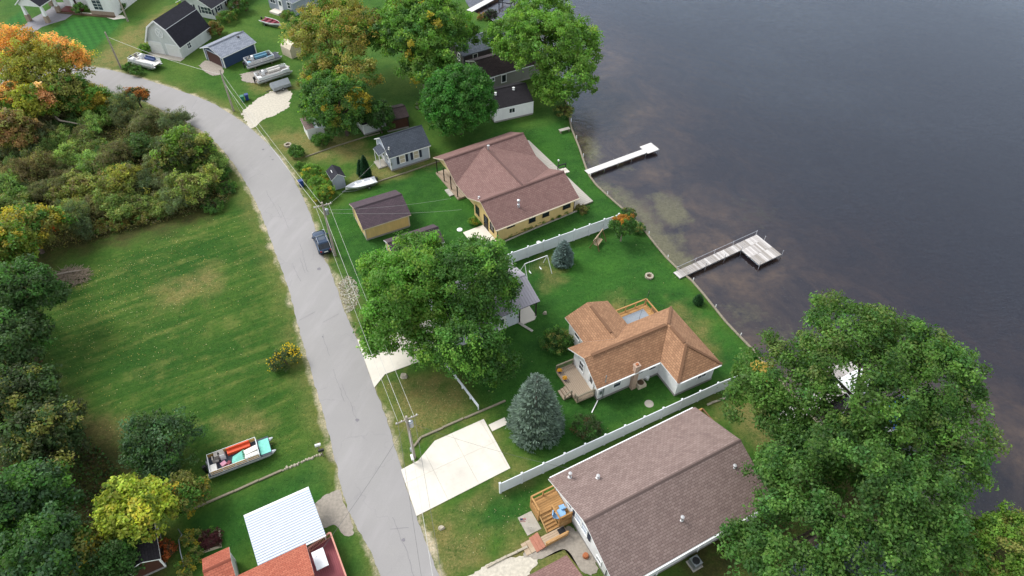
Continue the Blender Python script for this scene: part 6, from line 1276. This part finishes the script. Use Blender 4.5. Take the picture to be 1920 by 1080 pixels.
shrub('dark green bush in front of the low white shed', (603, 263), 1.2, 1.7, [(4, G1), (2, G3)], 58, 45, 60, .12, .38); shrub('dark green bush near the stone fire ring', (556, 286), 1.1, 1.4, [(4, G1), (2, G3)], 59, 40, 55, .12, .36)
shrub('small green bush at the end of the concrete strip by the road', (563, 312), .7, .8, [(3, G1), (2, G2)], 60, 20, 50, .1, .3)
shrub('rust coloured bush between the barn and the navy garage', (400, 57), 1.9, 2.4, [(4, (.16, .09, .03)), (2, OL), (1, G1)], 61, 55, 55, .14, .5); shrub('green bush along the side of the pale house at the top', (425, 33), 1.8, 2., [(3, G1), (2, OL)], 62, 40, 50, .14, .5); shrub('leafy bush at the back corner of the pale house', (445, 12), 2.2, 2.6, [(3, G1), (2, G3), (1, BR)], 63, 50, 50, .15, .5); shrub('bright green bush beside the white barn doors', (272, 92), .9, 1.5, [(3, G2), (2, G4)], 64, 30, 50, .12, .35)
shrub('bush at the corner of the grey blue cottage', (540, 29), 1.2, 1.4, [(3, G2), (2, OL)], 65, 30, 50, .13, .4); shrub('dark red bush inside the square bed on the lower left lawn', (394, 1012), .95, .9, [(4, (.10, .03, .035)), (1, (.07, .04, .03))], 66, 35, 50, .08, .3); shrub('small weedy green clump behind the dark red bush', (398, 1001), .6, .6, [(3, G2)], 67, 14, 40, .08, .25)
shrub('bushy weeds at the lake edge beside the pier bench', (1058, 210), 1.6, 1.8, [(3, OL), (2, G3), (1, BR)], 68, 40, 50, .12, .4); shrub('dark bush on the seawall beside the orange topped tree', (1195, 428), 1.0, 1.0, [(3, G3), (2, OL)], 69, 30, 50, .1, .35); shrub('low dark shrub at the water edge behind the orange topped tree', (1180, 400), .9, .9, [(3, DG), (2, OL)], 70, 25, 50, .1, .3)
shrub('purple leaved clipped bush at the top shoreline', (921, 30), 1.2, 2., [(3, (.04, .04, .035)), (1, G3)], 71, 35, 50, .13, .4); shrub('orange tinged grasses at the top shoreline', (908, 32), 1.4, .8, [(3, (.25, .13, .04)), (2, OL)], 72, 25, 45, .12, .35)
shrub('green bush at the portico corner of the columned house', (150, 17), 1.3, 1.8, [(3, G1), (2, G3)], 73, 30, 50, .14, .4); shrub('round bush at the end of the columned house path', (226, 14), 1.1, 1.3, [(3, G1), (2, G3)], 74, 25, 50, .13, .4); shrub('yellow green bush at the top edge behind the barn', (352, 5), 1.8, 2.2, [(3, G4), (1, YE)], 75, 40, 50, .15, .5)
for k in range(9):
    f = (k + .5) / 9; u, v = 945 + (1065 - 945) * f, 440 + (395 - 440) * f
    shrub('low green bush in the bed along the cream house wall', (u, v), .55, .6, [(3, G1), (2, OL), (1, G2)], 80 + k, 14, 45, .08, .25, 'low bushes along the cream house wall')
shrub('dry grassy bush at the corner of the plank deck', (1092, 392), .9, .5, [(3, OL), (2, (.16, .13, .05))], 95, 20, 45, .09, .3); shrub('pale bush at the entry side of the cream house', (888, 415), .6, .9, [(3, G4), (1, YE)], 96, 16, 45, .09, .3)
shrub('green bush with a white flower spike near the tall maple trunk', (787, 200), .9, .8, [(3, G2), (1, (.3, .3, .25))], 97, 20, 45, .1, .3)
for k, (u, v) in enumerate(((243, 133), (256, 140))): shrub(('green weeds at the stern of the white pontoon boat', 'green weeds along the side of the white pontoon boat')[k], (u, v - 6), 1., 1.4, [(3, G1), (2, G3)], 98 + k, 20, 50, .12, .35)

# --- left side woods: individual trees
LT = [
 ('maple_tree', 'orange topped autumn tree at the far left edge beside the paver drive', (22, 108), 7, 5.6, 4.8, [(3, YE), (2, OL), (2, GO)], [((-.5, 1, 3), 4.6, (.75, .37, .10))]),
 ('maple_tree', 'yellow green roadside tree with orange tips at the upper left', (92, 125), 6.5, 6.0, 4.4, [(4, (.30, .32, .06)), (3, OL), (2, (.36, .34, .06)), (1, YE)], [((1.4, 2.6, 2.8), 2.4, (.78, .4, .14)), ((5., 1., .8), 2.2, (.75, .38, .11))]),
 ('maple_tree', 'orange leaved small tree at the left edge behind the thicket', (20, 185), 4.5, 3.2, 3., [(3, (.6, .32, .08)), (2, OL), (1, (.7, .38, .14)), (2, G4)], []),
 ('ash_tree', 'lime yellow small tree in the upper left thicket', (60, 195), 5, 2.8, 3.2, [(4, (.33, .34, .05)), (2, G4)], [((2., .5, 1.2), 1.3, (.8, .42, .2))]),
 ('maple_tree', 'rust brown tree at the left edge of the thicket', (20, 245), 4, 3.4, 2.8, [(3, (.36, .22, .09)), (2, (.25, .19, .09)), (1.5, OL)], []),
 ('ash_tree', 'olive tree behind the lime yellow tree in the thicket', (125, 175), 4.5, 3.2, 3., [(4, OL), (2, G1), (1, BR)], []),
 ('ash_tree', 'bright green leafy tree near the road at the thicket top', (175, 190), 3, 2.8, 2.4, [(3, G2), (2, G1), (1, YE)], [((2., -.5, .8), 1.2, (.3, .24, .03))]),
 ('sumac_tree', 'orange and green sumac leaning over the road at the thicket', (256, 180), 2.6, 1.5, 1.2, [(3, (.4, .16, .04)), (3, (.05, .1, .05))], []),
 ('willow_tree', 'green twiggy tree at the road bend corner of the thicket', (345, 285), 3.4, 3.8, 3., [(3, (.075, .105, .04)), (3, OL), (1, G4)], [((-.5, .5, 2.2), 1.8, G4)]),
 ('ash_tree', 'yellow olive tree at the lower left of the thicket', (50, 430), 4, 4., 3., [(3, OL), (2, YE), (2, G1)], []),
 ('maple_tree', 'lime and gold tree at the left edge above the dark firs', (8, 460), 6, 3., 3., [(4, (.16, .2, .03)), (2, G2), (1, YE)], []),
 ('fir_tree', 'dark green drooping tree on the left edge of the field', (40, 545), 6, 4.2, 4., [(4, DG), (3, G3)], []),
 ('fir_tree', 'very dark tree at the left edge beside the field corner', (15, 640), 5, 4.2, 3.8, [(5, DG), (1, G3)], []),
 ('ash_tree', 'grey green tree at the left edge halfway down', (18, 760), 5, 4., 3.4, [(3, (.05, .075, .03)), (2, DG), (1, OL)], []),
 ('ash_tree', 'olive grey tree beside the dark lawn at the lower left', (95, 812), 4.5, 3.7, 3., [(3, (.05, .07, .028)), (2, DG), (1.5, OL)], []),
 ('maple_tree', 'deep green tree in the lower left corner', (35, 940), 6, 3.7, 3.6, [(4, G3), (3, BL), (1, G1)], []),
 ('maple_tree', 'deep green tree at the bottom left beside the yellow flecked one', (75, 1040), 5.5, 3.4, 3.2, [(4, G3), (3, BL), (1, G1)], []),
 ('ash_tree', 'green tree flecked with yellow at the bottom left', (135, 1030), 3.5, 2.6, 3., [(3, OL), (2, G1), (2, YE)], []),
 ('maple_tree', 'bright yellow green tree in front of the small dark roof', (250, 966), 4.6, 2.95, 2.3, [(5, (.32, .38, .05)), (2, (.40, .38, .05)), (2, (.22, .30, .05))], []),
 ('linden_tree', 'dark blue green bushy tree beside the orange pontoon boat', (315, 825), 2.8, 3.7, 2.6, [(4, BL), (3, DG), (2, G3)], []),
 ('sumac_tree', 'green shrubby tree with an orange tip between pontoon boat and yellow tree', (345, 925), 2.4, 1.8, 2., [(3, OL), (2, G1), (.5, YE), (.25, GO)], []),
 ('ash_tree', 'dark green undergrowth tree at the bottom left beside the small dark roof', (215, 1055), 2.5, 2.8, 2.2, [(4, G3), (2, DG)], [])]
for k, (nm, lb, px, zc, r, h, pal, pt) in enumerate(LT):
    rs = random.Random(200 + k); bl = [(0, 0, 0, r * .8, r * .75, h)] + [(r * .5 * math.cos(a), r * .5 * math.sin(a), rs.uniform(-.3, .2) * h, r * .55, r * .55, h * .7) for a in [rs.uniform(0, 6.28) + j * 1.6 for j in range(4)]]
    big = nm in ('fir_tree',); y = 'yellow green tree in front' in lb
    tree(nm, lb, px, zc, bl, int(22 * r + 30 if not y else 120), 75 if not y else 60, .22 if zc > 3.2 else .17, .5 + r * .1, pal, 210 + k, pt, trunk=.1 + r * .04, jitter=.2, spread=.5)
# --- thicket shrubs: six shared crowns, tinted
KIND = [('olive green', [(3, (.22, .24, .075)), (2, (.16, .19, .065)), (1, (.19, .15, .08)), (.6, (.3, .27, .07))]), ('fresh green', [(3, (.17, .235, .075)), (2, (.2, .25, .08)), (1, (.2, .2, .07))]), ('brown twiggy', [(3, (.17, .14, .08)), (2, (.2, .17, .09)), (1.5, (.15, .17, .07))]), ('dark green', [(3, (.1, .16, .055)), (2, (.12, .16, .06)), (1, (.2, .18, .07))]), ('golden', [(3, (.34, .28, .07)), (2, OL), (1, (.2, .16, .08))]), ('grey green', [(3, (.15, .18, .10)), (2, (.13, .15, .085)), (1, (.2, .19, .08))])]
CM = []
for k, (nm, pal) in enumerate(KIND):
    for j in range(2):
        rs = random.Random(300 + k * 3 + j); bl = [(0, 0, 1.2, 1.9, 1.7, 1.2)] + [(rs.uniform(-1.7, 1.7), rs.uniform(-1.7, 1.7), 1. + rs.uniform(-.3, 1.), .9, .9, 1.1) for _ in range(6)]
        me, cc = crown_mesh('crown', 310 + k * 2 + j, bl, 90, 55, .17, .55, pal, (), aspect=.42 if k not in (2, 5) else .22, zmin=-.1, spread=.6, jitter=.3, up=.1)
        CM.append((k, me, trunk_mesh(cc, .9, .06, 5 + k, 6, 'bark', 14)))
poly = W2([(0, 215), (130, 195), (260, 215), (360, 250), (425, 335), (415, 375), (330, 400), (120, 455), (0, 480)]); pa = np.array(poly); rs = random.Random(17); placed = []
tries = 0
while len(placed) < 64 and tries < 6000:
    tries += 1; x, y = rs.uniform(pa[:, 0].min(), pa[:, 0].max()), rs.uniform(pa[:, 1].min(), pa[:, 1].max())
    if sd_poly([(x, y)], poly)[0] > -.3 or any((x - a) ** 2 + (y - b) ** 2 < 2.5 ** 2 for a, b in placed): continue
    placed.append((x, y)); u = 960 + FPX * x / (y * _c + CAM_H * _s)
    k = rs.choices(range(6), [5, 3, 4, 3, 1.2, 3])[0]; kk, me, tm = CM[k * 2 + rs.randrange(2)]; s = rs.uniform(.75, 1.35)
    vv = 540 - FPX * (y * _s - CAM_H * _c) / (y * _c + CAM_H * _s); wh = 'at the left end of the thicket' if u < 110 else 'at the road bend corner of the thicket' if u > 330 else 'on the field side of the thicket' if vv > 365 else 'on the road side of the thicket' if vv < 265 else 'in the middle of the thicket'
    t = thing('thicket_shrub', ('large ' if s > 1.12 else 'small ' if s < .92 else 'rounded ') + KIND[k][0] + ' shrub ' + wh, 'shrub', (x, y, 0), rs.uniform(0, 6.28), KIND[k][0] + ' shrubs of the thicket inside the road bend')
    t.scale = (s, s, s * rs.uniform(.8, 1.3)); o = link('crown', me, t); tn = rs.uniform(.9, 1.35); o.color = (tn * rs.uniform(.82, 1.05), tn * 1.03, tn * .9, 1); link('stems', tm, t)
# bare log in the thicket and a red bush
t = thing('fallen_trunk', 'bare pale trunk leaning out of the upper left thicket', 'log', (*at(92, 224)[:2], 0)); A = at(92, 224); m = MB(); m.tube([(0, 0, 2.6), at(112, 226, 2.9) - A, at(130, 229, 2.7) - A, at(165, 236, 2.2) - A], [.16, .14, .1, .05], 8); m.tube([(0, 0, 2.6), (-.3, -.1, 0)], [.15, .2], 8); m.build('trunk', 'bark_light', t)
shrub('bright red leaved bush at the lower edge of the thicket', (106, 420), 1.2, 1.8, [(4, (.5, .08, .06)), (1, OR), (1, BR)], 140, 30, 50, .13, .4); shrub('orange red bush below the yellow green tree', (308, 1032), 1., 1.2, [(3, (.35, .1, .03)), (1, BR)], 141, 25, 45, .1, .35)
for k, (u, v) in enumerate(((25, 392), (190, 425), (225, 418), (265, 408), (300, 398))): shrub('golden weedy bush along the field edge of the thicket', (u, v), 1.3, 1.1, [(3, (.17, .14, .03)), (2, OL), (1, G1)], 142 + k, 26, 50, .12, .4, 'golden weedy bushes along the thicket edge')
for k, (u, v) in enumerate(((395, 300), (415, 325), (425, 352), (400, 385), (385, 355))): shrub('low dark green bush on the bank at the road bend', (u, v), 1.5, .9, [(3, G1), (2, G3)], 150 + k, 30, 55, .12, .4, 'low bushes on the bank at the road bend')
for k, (u, v) in enumerate(((358, 1010), (365, 1040), (350, 1065))): shrub('yellow flecked hedge bush at the lower left lawn edge, ' + ('farthest from the red shed', 'middle one beside the bent pipe', 'closest to the bottom edge')[k], (u, v), .8, 1.1, [(3, OL), (2, G1), (1, YE)], 158 + k, 20, 50, .09, .3, 'hedge bushes at the lower left lawn edge')

# --- undergrowth, fallen leaves, grass tufts (too many to count)
def parea(p_):
    Q = np.array(W2(p_)); return abs(np.sum(Q[:, 0] * np.roll(Q[:, 1], -1) - Q[:, 1] * np.roll(Q[:, 0], -1))) / 2
def scatter(name, label, polys, n, size, cols, seed, zr=(0.01, .03), tilt=.25, dens=None, aspect=.7, per_m2=None, zfun=None):
    rs = np.random.RandomState(seed); pp = []
    for p_ in polys:
        Q = np.array(W2(p_)); lo, hi = Q.min(0), Q.max(0); A = rs.uniform(lo, hi, (n * 3, 2)); A = A[sd_poly(A, Q) < 0]
        if dens is not None: A = A[rs.rand(len(A)) < np.clip(dens(A), 0, 1)]
        pp.append(A[:n] if per_m2 is None else A[:int(parea(p_) * per_m2)])
    A = np.concatenate(pp); P = np.c_[A, rs.uniform(zr[0], zr[1], len(A))]
    if zfun is not None: P[:, 2] *= zfun(A)
    N_ = norm(rs.normal(size=P.shape) * tilt + [0, 0, 1]); cl = np.array(cols)[rs.randint(len(cols), size=len(A))] * rs.uniform(.7, 1.25, (len(A), 1))
    V, C = leaf_cloud(rs, P, N_, rs.uniform(size[0], size[1], len(A)), np.clip(cl, 0, 1), aspect); return tag(link(name, np_mesh(name, V, 4, C)), label, name.replace('_', ' '), kind='stuff')
scatter('undergrowth', 'tangled brown and green undergrowth of the thicket', [[(-80, 200), (130, 180), (260, 205), (370, 250), (440, 345), (430, 385), (330, 412), (110, 470), (-80, 500)]], 56000, (.09, .2), [(.12, .17, .06), OL, (.15, .12, .07), (.2, .16, .08), (.1, .12, .05), (.19, .2, .08), (.25, .2, .07)], 71, (.02, 1.), .8, None, .35, None, lambda A: .5 + 2.2 * np.clip(vnoise(A, 6, 3) + .35 + .5 * vnoise(A, 2.5, 4), 0, 1))
scatter('undergrowth', 'dark leafy undergrowth along the left edge', [[(-60, 500), (75, 520), (80, 690), (150, 800), (240, 900), (230, 1100), (-60, 1100)]], 12000, (.1, .2), [DG, G3, (.04, .04, .02), BR], 72, (.02, .5), .9)
fld = [(105, 525), (300, 445), (465, 380), (520, 500), (560, 640), (600, 800), (590, 850), (400, 930), (230, 830), (70, 720)]; cen = np.array(at(250, 540)[:2])
scatter('fallen_leaves', 'scattered pale yellow fallen leaves on the left field', [fld], 3000, (.04, .075), [(.5, .42, .12), (.42, .33, .1), (.6, .55, .3)], 73, (.02, .05), .3, lambda A: .9 * np.exp(-((np.linalg.norm(A - np.array(at(210, 520)[:2]), axis=1) / 12) ** 2)) + .035)
scatter('fallen_leaves', 'scattered pale dots of leaves on the lawns by the houses', [[(1000, 500), (1200, 430), (1280, 530), (1380, 660), (1250, 760), (1000, 860), (950, 770), (880, 700)], [(860, 960), (1000, 900), (1010, 1000), (880, 1040)], [(720, 715), (860, 720), (890, 760), (780, 830)]], 60, (.04, .07), [(.5, .45, .3), (.45, .4, .2)], 74)
ALL_G = [[(600, 410), (715, 350), (825, 305), (1000, 240), (1068, 215), (1195, 414), (945, 500), (660, 540)], [(975, 490), (1195, 420), (1290, 530), (1412, 662), (1250, 765), (1020, 870), (860, 700)], fld, [(440, 945), (600, 862), (630, 905), (430, 1050), (345, 1060)], [(780, 975), (990, 900), (1000, 1000), (860, 1060)], [(715, 715), (880, 720), (940, 760), (780, 840)]]
scatter('grass', 'short tufts of lawn grass', ALL_G, 16000, (.05, .1), [(.05, .15, .03), (.07, .18, .03), (.09, .17, .04), (.05, .12, .03)], 75, (.01, .04), .45, None, .3, 12)

scatter('gravel', 'loose white stones at the road edge beside the maple', [[(634, 532), (652, 516), (668, 528), (674, 555), (666, 578), (650, 588), (640, 565)]], 900, (.05, .14), [(.5, .47, .42), (.62, .6, .55), (.4, .36, .3), (.34, .29, .2)], 76, (.01, .05), .25, None, .8)
